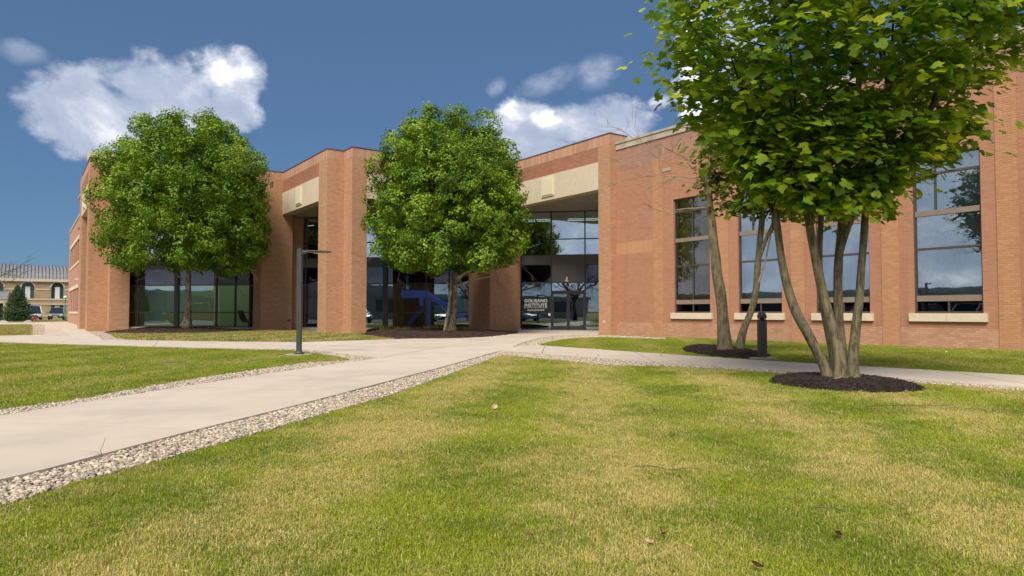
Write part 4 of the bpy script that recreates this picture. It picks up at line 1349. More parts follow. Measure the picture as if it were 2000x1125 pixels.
# ================================================================== OBJECTS
# security camera above the doors
c = diag(1108)
sc_ = empty('security_camera', (c[0] + nrm[0] * 0.03, c[1] + nrm[1] * 0.03, hz(551)), 'small white security camera on the panel above the entrance doors', 'camera', rz=R(-135) + R(90))
MB().lathe([(0.0, 0.0), (0.11, 0.02), (0.13, 0.08), (0.07, 0.11)], (0, -0.14, -0.02), 14).build('dome', 'white_paint', sc_, True)
MB().box(-0.045, 0.045, -0.2, 0.03, 0.092, 0.27).build('bracket', 'white_paint', sc_)

# lounge chair silhouette behind the left bay
c = diag(483, 1.2)
ch = empty('lounge_chair', (c[0], c[1], 0.06), 'black high-backed lounge chair behind the left glass bay', 'chair', rz=R(-45))
prof = [(-0.50, 1.05), (-0.40, 0.85), (-0.28, 0.55), (-0.12, 0.38), (0.25, 0.36), (0.48, 0.40)]
mb = MB(); th = 0.07
for i in range(len(prof) - 1):
    (xa, za), (xb, zb) = prof[i], prof[i + 1]
    mb.loft([[(xa, -0.32, za), (xa, 0.32, za), (xa + 0.03, 0.32, za + th), (xa + 0.03, -0.32, za + th)], [(xb, -0.34, zb), (xb, 0.34, zb), (xb + 0.02, 0.34, zb + th), (xb + 0.02, -0.34, zb + th)]])
mb.build('seat_shell', 'black', ch, True)
MB().lathe([(0.03, 0.03), (0.03, 0.40)], (0.1, 0, 0), 10).build('post', 'black', ch)
for k in range(4):
    a = k * math.pi / 2 + 0.4
    MB().tube([(0.1, 0, 0.08), (0.1 + 0.3 * math.cos(a), 0.3 * math.sin(a), 0.025)], [0.025, 0.018], 6).build('leg', 'black', ch)

# lamp post
p = G(584, 694)
lp = empty('lamp_post', (p[0], p[1], 0), 'dark grey square lamp post with one flat arm in the left lawn', 'lamp post', rz=-HEAD)
DL = 16.95; lh = EYE + (609 - 485) / FPX * DL
MB().box(-0.055, 0.055, -0.055, 0.055, 0.06, lh).build('pole', 'pole_metal', lp)
MB().box(-0.058, 0.058, -0.058, 0.058, lh, lh + 0.012).build('cap', 'dark_metal', lp)
MB().lathe([(0.125, 0.03), (0.125, 0.055), (0.10, 0.075), (0.085, 0.10)], n=20).build('base_cover', 'pole_metal', lp)
MB().lathe([(0.34, -0.05), (0.34, 0.03)], n=28).build('footing', 'kerb', lp)
hd = MB(); zt = lh - 0.04
st_ = [(0.055, 0.035, 0.10), (0.16, 0.045, 0.065), (0.30, 0.10, 0.052), (0.45, 0.135, 0.05), (0.62, 0.12, 0.045), (0.74, 0.06, 0.035), (0.775, 0.015, 0.02)]
rg = []
for x_, hwid, tk in st_:
    dz = -0.028 * (x_ / 0.775) ** 2 - 0.0
    rg.append([(x_, -hwid, zt + dz - tk * 0.5), (x_, -hwid * 0.8, zt + dz), (x_, hwid * 0.8, zt + dz), (x_, hwid, zt + dz - tk * 0.5), (x_, hwid * 0.8, zt + dz - tk), (x_, -hwid * 0.8, zt + dz - tk)])
hd.loft(rg); hd.build('lamp_head', 'pole_metal', lp, False)
MB().box(0.36, 0.66, -0.08, 0.08, zt - 0.078, zt - 0.062).build('lens', 'stone_sill', lp)

# bollard light
p = G(1489, 701.5)
bo = empty('bollard_light', (p[0], p[1], 0), 'black bollard light on a square concrete footing by the right path', 'bollard', rz=-HEAD)
MB().box(-0.28, 0.28, -0.2, 0.2, -0.05, 0.045).build('footing', 'kerb', bo)
MB().lathe([(0.108, 0.045), (0.108, 0.84), (0.10, 0.855)], n=28).build('post', 'dark_metal', bo, False)
MB().lathe([(0.075, 0.855), (0.062, 0.90), (0.062, 0.93), (0.075, 0.955)], n=20).build('louvre', 'rubber', bo)
MB().lathe([(0.102, 0.945), (0.108, 0.955), (0.104, 1.0), (0.085, 1.045), (0.05, 1.072), (0.0, 1.08)], n=28).build('cap', 'dark_metal', bo, True)
for a in range(4):
    an = a * math.pi / 2 + 0.785
    MB().box(-0.009, 0.009, -0.009, 0.009, 0.855, 0.95).build('strut', 'dark_metal', bo).location = (0.088 * math.cos(an), 0.088 * math.sin(an), 0)

# utility cover in the left lawn
p = G(338, 708.5)
uc = empty('utility_cover', (p[0], p[1], 0.0), 'flat grey utility cover set in the left lawn', 'cover')
MB().lathe([(0.34, -0.05), (0.34, 0.012), (0.29, 0.012)], n=28).build('rim', 'kerb', uc)
MB().lathe([(0.285, -0.05), (0.285, 0.016)], n=28).build('lid', 'grey_metal', uc)


# ================================================================== TREES
def leaves_np(C, Nrm, size, seed, shape='rhomb', asp=0.5, up=0.0):
    """n rhombic leaves at C with normals Nrm"""
    rr = np.random.default_rng(seed); n = len(C)
    Nrm = Nrm / (np.linalg.norm(Nrm, axis=1, keepdims=True) + 1e-9)
    t = rr.normal(0, 1, (n, 3)); t -= (t * Nrm).sum(1, keepdims=True) * Nrm; t /= np.linalg.norm(t, axis=1, keepdims=True) + 1e-9
    b = np.cross(Nrm, t); s = (size * (rr.uniform(0.6, 1.25, n) if shape == 'rhomb' else rr.uniform(0.45, 1.3, n)))[:, None]
    bend = Nrm * s * rr.uniform(-0.2, 0.1, n)[:, None]
    if shape == 'rhomb':
        V = np.stack([C - t * s * 0.5, C + b * s * asp * 0.5 + bend, C + t * s * 0.5, C - b * s * asp * 0.5 + bend], 1)
        return V.reshape(-1, 3), np.arange(n * 4).reshape(n, 4)
    # five-lobed leaf: outline radii round the stalk point
    ang = np.radians([-90, -52, -28, 8, 28, 60, 90, 120, 152, 172, 208, 232]); rad = np.array([0.12, 0.42, 0.39, 0.52, 0.39, 0.46, 0.60, 0.46, 0.39, 0.52, 0.39, 0.42])
    k = len(ang)
    jit = rr.uniform(0.72, 1.22, (n, k))
    xx = (np.cos(ang) * rad)[None] * jit; yy = (np.sin(ang) * rad)[None] * jit
    droop = -0.35 * (xx ** 2 + yy ** 2)
    V = C[:, None] + (b[:, None] * xx[..., None] + t[:, None] * yy[..., None]) * s[:, None] * 1.25 + Nrm[:, None] * (droop * rr.uniform(-0.4, 1.4, (n, 1)))[..., None] * s[:, None]
    V = np.concatenate([V, C[:, None]], 1)       # centre last
    F = []
    for i in range(k): F.append((k, i, (i + 1) % k))
    F = np.array(F)
    return V.reshape(-1, 3), (np.arange(n)[:, None, None] * (k + 1) + F[None]).reshape(-1, 3)


def limb(parent, pts, r0, r1, mat, name='branch', sides=7, lump=0.18, n=5, seed=0):
    c = catmull(pts, n)
    rad = [r0 + (r1 - r0) * (i / (len(c) - 1)) ** 0.8 for i in range(len(c))]
    return MB().tube(c, rad, sides, lump, seed).build(name, mat, parent, True)


def twig_tree(parent, start, dirv, length, r, depth, mat, rr, name='branch', spread=0.6, droop=0.0, top=None):
    """a branch with its side twigs joined into one mesh"""
    mb = MB() if top is None else top
    pts = [Vector(start)]; d = Vector(dirv).normalized(); nseg = 5
    for i in range(nseg):
        d = (d + Vector((rr.gauss(0, .16), rr.gauss(0, .16), rr.gauss(0, .12) - droop))).normalized()
        pts.append(pts[-1] + d * length / nseg)
    mb.tube(pts, [r * (1 - 0.75 * i / nseg) for i in range(nseg + 1)], 5 if depth > 1 else 4)
    if depth > 0:
        for k in range(rr.randint(3, 5)):
            i = rr.randint(1, nseg); q = pts[i]
            dd = (d + Vector((rr.gauss(0, spread), rr.gauss(0, spread), rr.gauss(0.05, spread)))).normalized()
            twig_tree(None, q, dd, length * rr.uniform(0.4, 0.65), r * 0.5, depth - 1, mat, rr, top=mb, spread=spread, droop=droop)
    if top is None: return mb.build(name, mat, parent)


def round_tree(px0, py0, D, z0, cpx, cpy_top, cpy_bot, cpy_mid, halfw, label, seed, trunk_px, blocked, pale=False, n_leaf=120000):
    base = W(px0, py0, D); base.z = z0
    root = empty('round_tree', base, label, 'tree', 'round clipped trees in front of the glass bays')
    k = D / FPX
    top, bot, mid = [EYE + (609 - v) * k for v in (cpy_top, cpy_bot, cpy_mid)]
    cw_ = W(cpx, 600, D); cx, cy = cw_.x, cw_.y; rw = halfw * k
    rr = np.random.default_rng(seed); ry = random.Random(seed)

    def env(z):       # crown half-width by height
        if z > mid: t = (z - mid) / (top - mid); return rw * math.sqrt(max(0, 1 - t ** 2.3))
        t = (mid - z) / (mid - bot); return rw * math.sqrt(max(0, 1 - 0.52 * t ** 3.0)) if t < 1 else 0
    # lobes spread evenly over the shell, some deeper in
    lob = []
    tries = 0
    while len(lob) < 190 and tries < 40000:
        tries += 1
        z = ry.uniform(bot + 0.5, top - 0.75); a = ry.uniform(0, 2 * math.pi); e = env(z)
        q = (e - 0.80) * (ry.uniform(0.82, 1.02) if ry.random() < 0.8 else ry.uniform(0.2, 0.7))
        if q <= 0: continue
        x, y = cx + q * math.cos(a), cy + q * math.sin(a)
        if blocked(x, y, z): continue
        s = ry.uniform(0.6, 1.15)
        if all((x - l[0]) ** 2 + (y - l[1]) ** 2 + (z - l[2]) ** 2 > (0.62 * (s + l[3]) * 1.12) ** 2 for l in lob): lob.append((x, y, z, s))
    L = np.array(lob); wts = L[:, 3] ** 2; wts /= wts.sum()
    pick = rr.choice(len(L), n_leaf, p=wts)
    dirs = rr.normal(0, 1, (n_leaf, 3)); dirs /= np.linalg.norm(dirs, axis=1, keepdims=True)
    rad = L[pick, 3] * np.where(rr.random(n_leaf) < 0.8, 0.74 + 0.30 * rr.random(n_leaf), 0.7 * rr.random(n_leaf) ** 0.4)
    # finer sprays inside each lobe: leaves gather towards spray centres
    spray_id = rr.integers(0, 26, n_leaf); tab = rr.normal(0, 1, (len(L), 26, 3)); tab /= np.linalg.norm(tab, axis=2, keepdims=True)
    sp = tab[pick, spray_id]
    dirs = dirs * 0.34 + sp; dirs /= np.linalg.norm(dirs, axis=1, keepdims=True)
    C = L[pick, :3] + dirs * rad[:, None] * np.array([1, 1, 0.88])
    C[:, 2] += np.where(dirs[:, 2] > 0.3, rr.random(n_leaf) ** 3 * 0.22, 0)
    ok = ~np.array([blocked(*c) for c in C]) & (C[:, 2] > bot - 0.25)
    C, dirs = C[ok], dirs[ok]
    Nn = dirs * 1.7 + rr.normal(0, 0.50, C.shape) + np.array([0, 0, 0.35])
    V, F = leaves_np(C - np.array(base), Nn, 0.145, seed + 1, asp=0.6)
    crown = np_mesh('crown', V, F, 'leaf_small', root, 'stuff')
    # trunk
    tp = [W(x, y, D) - base for x, y in trunk_px]
    c = catmull(tp, 6); r = [trunk_r(i / (len(c) - 1)) for i in range(len(c))]
    MB().tube(c, r, 14, 0.22, seed).build('trunk', 'bark', root, True)
    head = c[-1]; fork = c[int(len(c) * 0.62)]
    for l in lob[:34]:
        tgt = Vector(l[:3]) - base; st_ = fork.lerp(head, ry.random())
        m1 = st_.lerp(tgt, 0.5) + Vector((ry.gauss(0, .2), ry.gauss(0, .2), 0.35))
        limb(root, [st_, m1, tgt], 0.07, 0.012, 'bark_dark', 'branch', 6)
    return root, base


def trunk_r(t): return 0.145 - 0.045 * t + 0.13 * math.exp(-t * 14)


def blk1(x, y, z): return (y > 41.85 and x > 2.5 and z < 9.6) or (x > 12.1 and z < 9.6) or (x > 11.0 and y > 40.7 and z < 9.6)


def blk2(x, y, z): return (y > 32.35 and z < 9.6) or (x > 21.85 and z < 9.6) or (x > 20.8 and y > 31.2 and z < 9.6) or (x < 14.2 and y > 32.3 and z < 9.6)


t1, b1 = round_tree(367, 638, 36.2, 0.10, 363, 213, 533, 410, 171, 'left round tree with dense bright green crown and straight trunk in a brown mulch bed', 3,
                    [(366, 641), (368, 600), (368, 560), (369, 520), (371, 480), (372, 440), (374, 400)], blk1)
for pts, r0 in (([(381, 533), (392, 527), (404, 537), (425, 541), (452, 548)], 0.045), ([(381, 533), (386, 530), (390, 543)], 0.03), ([(355, 545), (335, 530), (292, 531), (283, 542), (264, 549)], 0.04)):
    q = [W(x, y, 35.6 if i else 36.1) - b1 for i, (x, y) in enumerate(pts)]
    limb(t1, q, r0, 0.010, 'twig', 'bare_branch', 6)
t2, b2 = round_tree(882, 645, 32.6, 0.10, 876, 214, 531, 415, 171, 'right round tree with forked pale trunk in a mulch bed left of the entrance', 5,
                    [(882, 648), (885, 615), (887, 580), (889, 540), (886, 500), (884, 460), (882, 410)], blk2)
limb(t2, [W(x, y, 32.45) - b2 for x, y in ((869, 648), (873, 622), (877, 600), (879, 570), (882, 545))], 0.10, 0.05, 'bark_pale', 'stem', 10)
for pts, r0, mt in (([(892, 558), (915, 550), (945, 542), (962, 538), (974, 530)], 0.06, 'bark_pale'), ([(893, 545), (905, 535), (920, 528), (926, 518)], 0.13, 'bark_pale'),
                    ([(877, 555), (863, 545), (855, 542), (840, 543)], 0.045, 'bark_pale'), ([(862, 545), (870, 542), (878, 540)], 0.03, 'bark_pale')):
    limb(t2, [W(x, y, 32.2) - b2 for x, y in pts], r0, 0.016, mt, 'bare_branch', 7)
rt = random.Random(4)
for (x, y, dx, tr, bb) in ((300, 520, -1, t1, b1), (430, 520, 1, t1, b1), (340, 515, -0.4, t1, b1), (470, 515, 1, t1, b1), (800, 500, -1, t2, b2), (760, 480, -1, t2, b2), (960, 515, 1, t2, b2), (1000, 500, 1, t2, b2)):
    D_ = 35.4 if tr is t1 else 31.6
    d = RGT * dx * 0.7
    twig_tree(tr, W(x, y, D_) - bb, (d[0], d[1], -0.55), 1.5, 0.013, 2, 'twig_dark', rt, 'twigs', 0.35, 0.10)

# weeds along the mulch bed
for i in range(26):
    px_ = rt.uniform(725, 920); q = G(px_, rt.uniform(645.5, 650))
    mb = MB()
    for k in range(14):
        a = rt.uniform(0, 6.28); h = rt.uniform(0.12, 0.30); l = rt.uniform(0.03, 0.14); o_ = (rt.gauss(0, .12), rt.gauss(0, .12))
        mb.tube([(o_[0], o_[1], 0.08), (o_[0] + math.cos(a) * l * .4, o_[1] + math.sin(a) * l * .4, 0.08 + h * .6), (o_[0] + math.cos(a) * l, o_[1] + math.sin(a) * l, 0.08 + h)], [0.010, 0.010, 0.002], 3)
    o = mb.build('weed_tuft', 'blade_green', None, kind='stuff'); o.location = (q[0], q[1], 0)
    tag(o, 'tuft of green shoots at the back of the mulch bed by the entrance tree', None)

# --- big multi-stemmed maple on the right
DB = 10.2
base = W(1642, 738, DB); base.z = 0.08
bt = empty('maple_tree', base, 'large multi-stemmed maple with broad green leaves overhanging the right of the lawn', 'tree')


AXES = {}


def stem(root, base, pts, r0, r1, mat, seed, D0, flare=0.0, name='stem', sides=12):
    q = [W(x, y, D0 + dd) - base for x, y, dd in pts]
    c = catmull(q, 6); n = len(c)
    if name in ('stem', 'trunk'): AXES.setdefault(root.name, []).extend(c)
    rad = [r0 + (r1 - r0) * i / (n - 1) + flare * math.exp(-i / 2.2) for i in range(n)]
    return MB().tube(c, rad, sides, 0.20, seed).build(name, mat, root, True)


S = [([(1619, 739, 0.1), (1606, 705, 0.1), (1580, 655, 0.1), (1551, 600, 0.1), (1530, 530, 0.15), (1519, 450, 0.2), (1512, 390, 0.2), (1500, 330, 0.2)], 0.080, 0.042, 0.04),
     ([(1642, 742, -0.1), (1640, 705, -0.1), (1630, 655, -0.05), (1614, 600, 0), (1600, 540, 0.05), (1586, 470, 0.1), (1572, 380, 0.1), (1560, 280, 0.1)], 0.090, 0.046, 0.05),
     ([(1634, 738, 0.25), (1629, 700, 0.3), (1618, 650, 0.35), (1606, 590, 0.35), (1600, 520, 0.3), (1603, 440, 0.3), (1610, 370, 0.3), (1640, 260, 0.4)], 0.065, 0.038, 0.02),
     ([(1648, 739, 0.2), (1644, 690, 0.25), (1638, 620, 0.3), (1636, 560, 0.35), (1640, 480, 0.4), (1650, 380, 0.4), (1668, 260, 0.4), (1680, 120, 0.4)], 0.080, 0.045, 0.02),
     ([(1666, 741, 0.0), (1666, 700, 0.0), (1672, 640, 0.05), (1678, 590, 0.05), (1684, 500, 0.1), (1692, 400, 0.1), (1712, 280, 0.0), (1740, 150, 0.0)], 0.074, 0.042, 0.05),
     ([(1639, 585, 0.33), (1636, 545, 0.30), (1640, 500, 0.2), (1662, 430, 0.1), (1700, 360, 0.0), (1760, 290, -0.2), (1840, 180, -0.2), (1900, 60, -0.2)], 0.048, 0.03, 0.0)]
for i, (pts, r0, r1, fl) in enumerate(S): stem(bt, base, pts, r0, r1, 'bark_green', i * 3.1, DB, fl)
for i, pts in enumerate(([(1640, 740, -0.2), (1622, 742, -0.28), (1606, 748, -0.35)], [(1655, 744, -0.2), (1648, 748, -0.3), (1641, 753, -0.35)], [(1670, 742, -0.1), (1700, 744, -0.25), (1722, 746, -0.3)])):
    stem(bt, base, pts, 0.022, 0.008, 'bark_pale', i, DB, 0.0, 'root', 7)


def maple_crown(root, base, envpts, cxpx, D, n_cl, per, size, mat, seed, depth=1.0, zmin=None, branches=60, bmat='bark_dark'):
    """envpts: (z, left_px, right_px) outline at depth D"""
    rr = np.random.default_rng(seed); ry = random.Random(seed)
    zs = [e[0] for e in envpts]; k = D / FPX
    cl = []
    while len(cl) < n_cl:
        z = ry.uniform(zs[0], zs[-1])
        l = np.interp(z, zs, [e[1] for e in envpts]); r = np.interp(z, zs, [e[2] for e in envpts])
        hw = (r - l) / 2 * k; c = (l + r) / 2
        a = ry.uniform(0, 2 * math.pi); q = ry.random() ** 0.42
        u = q * math.cos(a); v = q * math.sin(a) * depth
        cc = W(c, 600, D); x = cc.x + RGT[0] * u * hw + FWD[0] * v * min(hw, 3.0) * min(1, 0.35 + 0.3 * (z - zs[0])); y = cc.y + RGT[1] * u * hw + FWD[1] * v * min(hw, 3.0) * min(1, 0.35 + 0.3 * (z - zs[0]))
        if x > 21.6: continue
        # perspective: what stands nearer looks higher, keep the outline
        cl.append((x, y, z))
    A = np.array(cl)
    sizes = rr.uniform(0.55, 1.2, len(A))
    pick = rr.integers(0, len(A), n_cl * per)
    off = rr.normal(0, 1, (len(pick), 3)) * np.array([0.25, 0.25, 0.065]) * sizes[pick][:, None]
    # sprays hang outwards
    out = A[pick] + off; dist = np.hypot(off[:, 0], off[:, 1]); out[:, 2] -= 0.35 * dist
    Nn = rr.normal(0, 0.42, out.shape) + np.array([0, 0, 1.0]) + off * np.array([1.4, 1.4, 0]) - np.array([FWD[0], FWD[1], 0]) * 0.35
    V, F = leaves_np(out - np.array(base), Nn, size, seed + 1, 'maple')
    crown = np_mesh('crown', V, F, mat, root, 'stuff')
    top = Vector((0, 0, 3.0))
    for c in cl[:branches]:
        tgt = Vector(c) - base
        lim = tgt.z - ry.uniform(0.3, 1.0)
        cand = [a for a in AXES[root.name] if a.z > 2.3 and a.z < max(lim, 2.6)]
        st_ = min(cand, key=lambda a: (a - tgt).length + ry.uniform(0, 0.5)).copy()
        m1 = st_.lerp(tgt, 0.5) + Vector((0, 0, ry.uniform(-0.1, 0.25)))
        limb(root, [st_, m1, tgt], 0.026, 0.005, bmat, 'branch', 5, 0.1, 4)
    return crown


def zpx(py, D): return EYE + (609 - py) * D / FPX


env_b = [(zpx(415, DB) + 0.12, 1580, 1725), (zpx(375, DB) + 0.2, 1455, 1755), (zpx(330, DB) + 0.2, 1415, 1850), (zpx(270, DB) + 0.1, 1400, 1905), (zpx(180, DB), 1345, 1925), (zpx(90, DB), 1300, 2000), (zpx(0, DB), 1262, 2085), (zpx(-80, DB), 1265, 2095), (zpx(-190, DB), 1400, 1970), (zpx(-270, DB), 1550, 1800)]
maple_crown(bt, base, env_b, 1640, DB, 1050, 28, 0.125, 'leaf_maple', 21, 0.85, branches=90)

# --- smaller two-stemmed maple behind
DM = 17.2
base_m = W(1425, 685, DM); base_m.z = 0.08
mt_ = empty('maple_tree', base_m, 'smaller two-stemmed maple beside the bollard with sparse rusty leaves and bare twigs', 'tree')
stem(mt_, base_m, [(1416, 688, 0), (1413, 650, 0), (1409, 590, 0), (1402, 540, 0), (1394, 480, 0), (1387, 410, 0), (1380, 340, 0)], 0.17, 0.085, 'bark_green', 4, DM, 0.05, 'trunk', 14)
stem(mt_, base_m, [(1443, 684, 0.1), (1452, 645, 0.1), (1467, 608, 0.1), (1476, 570, 0.1), (1480, 510, 0.1), (1486, 450, 0.1), (1492, 380, 0.1)], 0.095, 0.07, 'bark_green', 9, DM, 0.03, 'stem', 12)
stem(mt_, base_m, [(1478, 520, 0.1), (1492, 478, 0), (1508, 440, 0), (1520, 400, 0)], 0.055, 0.03, 'bark_green', 5, DM)
stem(mt_, base_m, [(1478, 560, 0.05), (1492, 520, 0), (1503, 470, 0), (1510, 430, 0)], 0.025, 0.015, 'bark_pale', 6, DM)
stem(mt_, base_m, [(1428, 687, -0.2), (1418, 690, -0.3), (1408, 696, -0.4), (1402, 700, -0.45)], 0.02, 0.008, 'bark_pale', 7, DM, 0, 'root', 6)
env_m = [(zpx(410, DM), 1440, 1560), (zpx(385, DM), 1385, 1600), (zpx(330, DM), 1378, 1620), (zpx(260, DM), 1390, 1600), (zpx(180, DM), 1430, 1560)]
maple_crown(mt_, base_m, env_m, 1480, DM, 230, 28, 0.13, 'leaf_rust', 31, 1.0, branches=26, bmat='bark')
rt = random.Random(12)
for (x, y, L_, dz) in ((1385, 405, 1.5, -0.05), (1382, 350, 2.0, 0.0), (1388, 335, 2.3, 0.05), (1384, 360, 1.8, 0.15), (1380, 320, 1.5, 0.0)):
    d = -RGT
    twig_tree(mt_, W(x, y, DM) - base_m, (d[0], d[1], dz), L_, 0.018, 3, 'twig', rt, 'twigs', 0.42, 0.0)

# --- grass-level bits
rt = random.Random(3)


def leaf_obj(px_, py_, size, mat, label, group=None):
    q = G(px_, py_, 0.03); mb = MB(); n = 7
    pts = [(math.cos(a) * size * rt.uniform(.5, 1), math.sin(a) * size * .6 * rt.uniform(.5, 1), 0.02 * rt.random()) for a in [2 * math.pi * i / n for i in range(n)]]
    c = len(mb.v); mb.v += [(0, 0, 0.0)] + pts; mb.f += [(0, 1 + i, 1 + (i + 1) % n) for i in range(n)]
    mb.v += [(x, y, z - 0.004) for x, y, z in [(0, 0, 0)] + pts]; mb.f += [(8, 9 + (i + 1) % n, 9 + i) for i in range(n)]
    mb.v = [(x, y, z + 0.35 * abs(y)) for x, y, z in mb.v]
    o = mb.build('dry_leaf', mat); o.location = (q[0], q[1], 0.035); o.rotation_euler = (rt.uniform(-.5, .5), rt.uniform(-.5, .5), rt.uniform(0, 6)); tag(o, label, 'leaf', group)


leaf_obj(966, 797, 0.06, 'leaf_dry', 'largest pale dry leaf lying in the middle of the front lawn', 'dry leaves on the lawn')
leaf_obj(1277, 802, 0.035, 'leaf_dry', 'small pale leaf right of the middle of the front lawn', 'dry leaves on the lawn')
leaf_obj(1293, 1043, 0.035, 'leaf_brown', 'curled brown leaf low in the front lawn below the middle', 'dry leaves on the lawn')
leaf_obj(1270, 1063, 0.026, 'leaf_dry', 'pale scrap of leaf beside the curled brown leaf', 'dry leaves on the lawn')
leaf_obj(1636, 1045, 0.045, 'leaf_brown', 'wide brown leaf low in the right part of the front lawn', 'dry leaves on the lawn')
leaf_obj(1033, 1047, 0.028, 'leaf_brown', 'small dark leaf low in the lawn left of the middle', 'dry leaves on the lawn')
leaf_obj(1480, 1108, 0.04, 'leaf_brown', 'brown leaf at the very bottom of the front lawn', 'dry leaves on the lawn')
for i in range(22):
    leaf_obj(rt.choice([rt.uniform(1080, 1340), rt.uniform(1100, 1900)]), rt.uniform(664, 700), 0.045, 'leaf_dry', 'one of the tiny pale dry leaves scattered over the green grass strip below the windows', 'leaves on the window lawn')


def ground_twig(pts, r, label, mat='twig_dark'):
    q = [Vector((*G(x, y, 0.03), 0.045 + 0.01 * (i % 2))) for i, (x, y) in enumerate(pts)]
    b0 = q[0].copy(); mb = MB().tube([v - b0 for v in catmull(q, 4)], [r * (1 - 0.6 * i / (4 * (len(q) - 1))) for i in range(4 * (len(q) - 1) + 1)], 5)
    o = mb.build('fallen_twig', mat); o.location = b0; tag(o, label, 'twig')


ground_twig([(1238, 915), (1275, 918), (1310, 922), (1350, 921), (1378, 923)], 0.0035, 'thin dark fallen twig right of the middle of the front lawn')
ground_twig([(1590, 995), (1640, 1005), (1680, 1020), (1725, 1042)], 0.0028, 'long thin fallen twig low in the right part of the lawn')
ground_twig([(1690, 797), (1740, 796), (1800, 795), (1870, 796)], 0.0045, 'straight fallen twig below the big mulch bed')
q = G(199, 897); o = empty('dry_weed', (q[0], q[1], 0.03), 'leafless dry weed stalk at the gravel edge of the main path', 'weed')
MB().tube([(0, 0, 0), (-0.01, 0, 0.04), (0.01, 0.01, 0.08), (0.02, 0.0, 0.13)], [0.0025, 0.002, 0.0018, 0.001], 5).build('stalk', 'twig_dark', o)
for a in ((-0.16, 0.03), (-0.09, -0.03), (-0.12, 0.0)):
    MB().tube([(0, 0, 0.005), (RGT[0] * a[0] * .5, RGT[1] * a[0] * .5, 0.03), (RGT[0] * a[0], RGT[1] * a[0], 0.02 + a[1] * .3)], [0.002, 0.0015, 0.001], 4).build('shoot', 'twig', o)


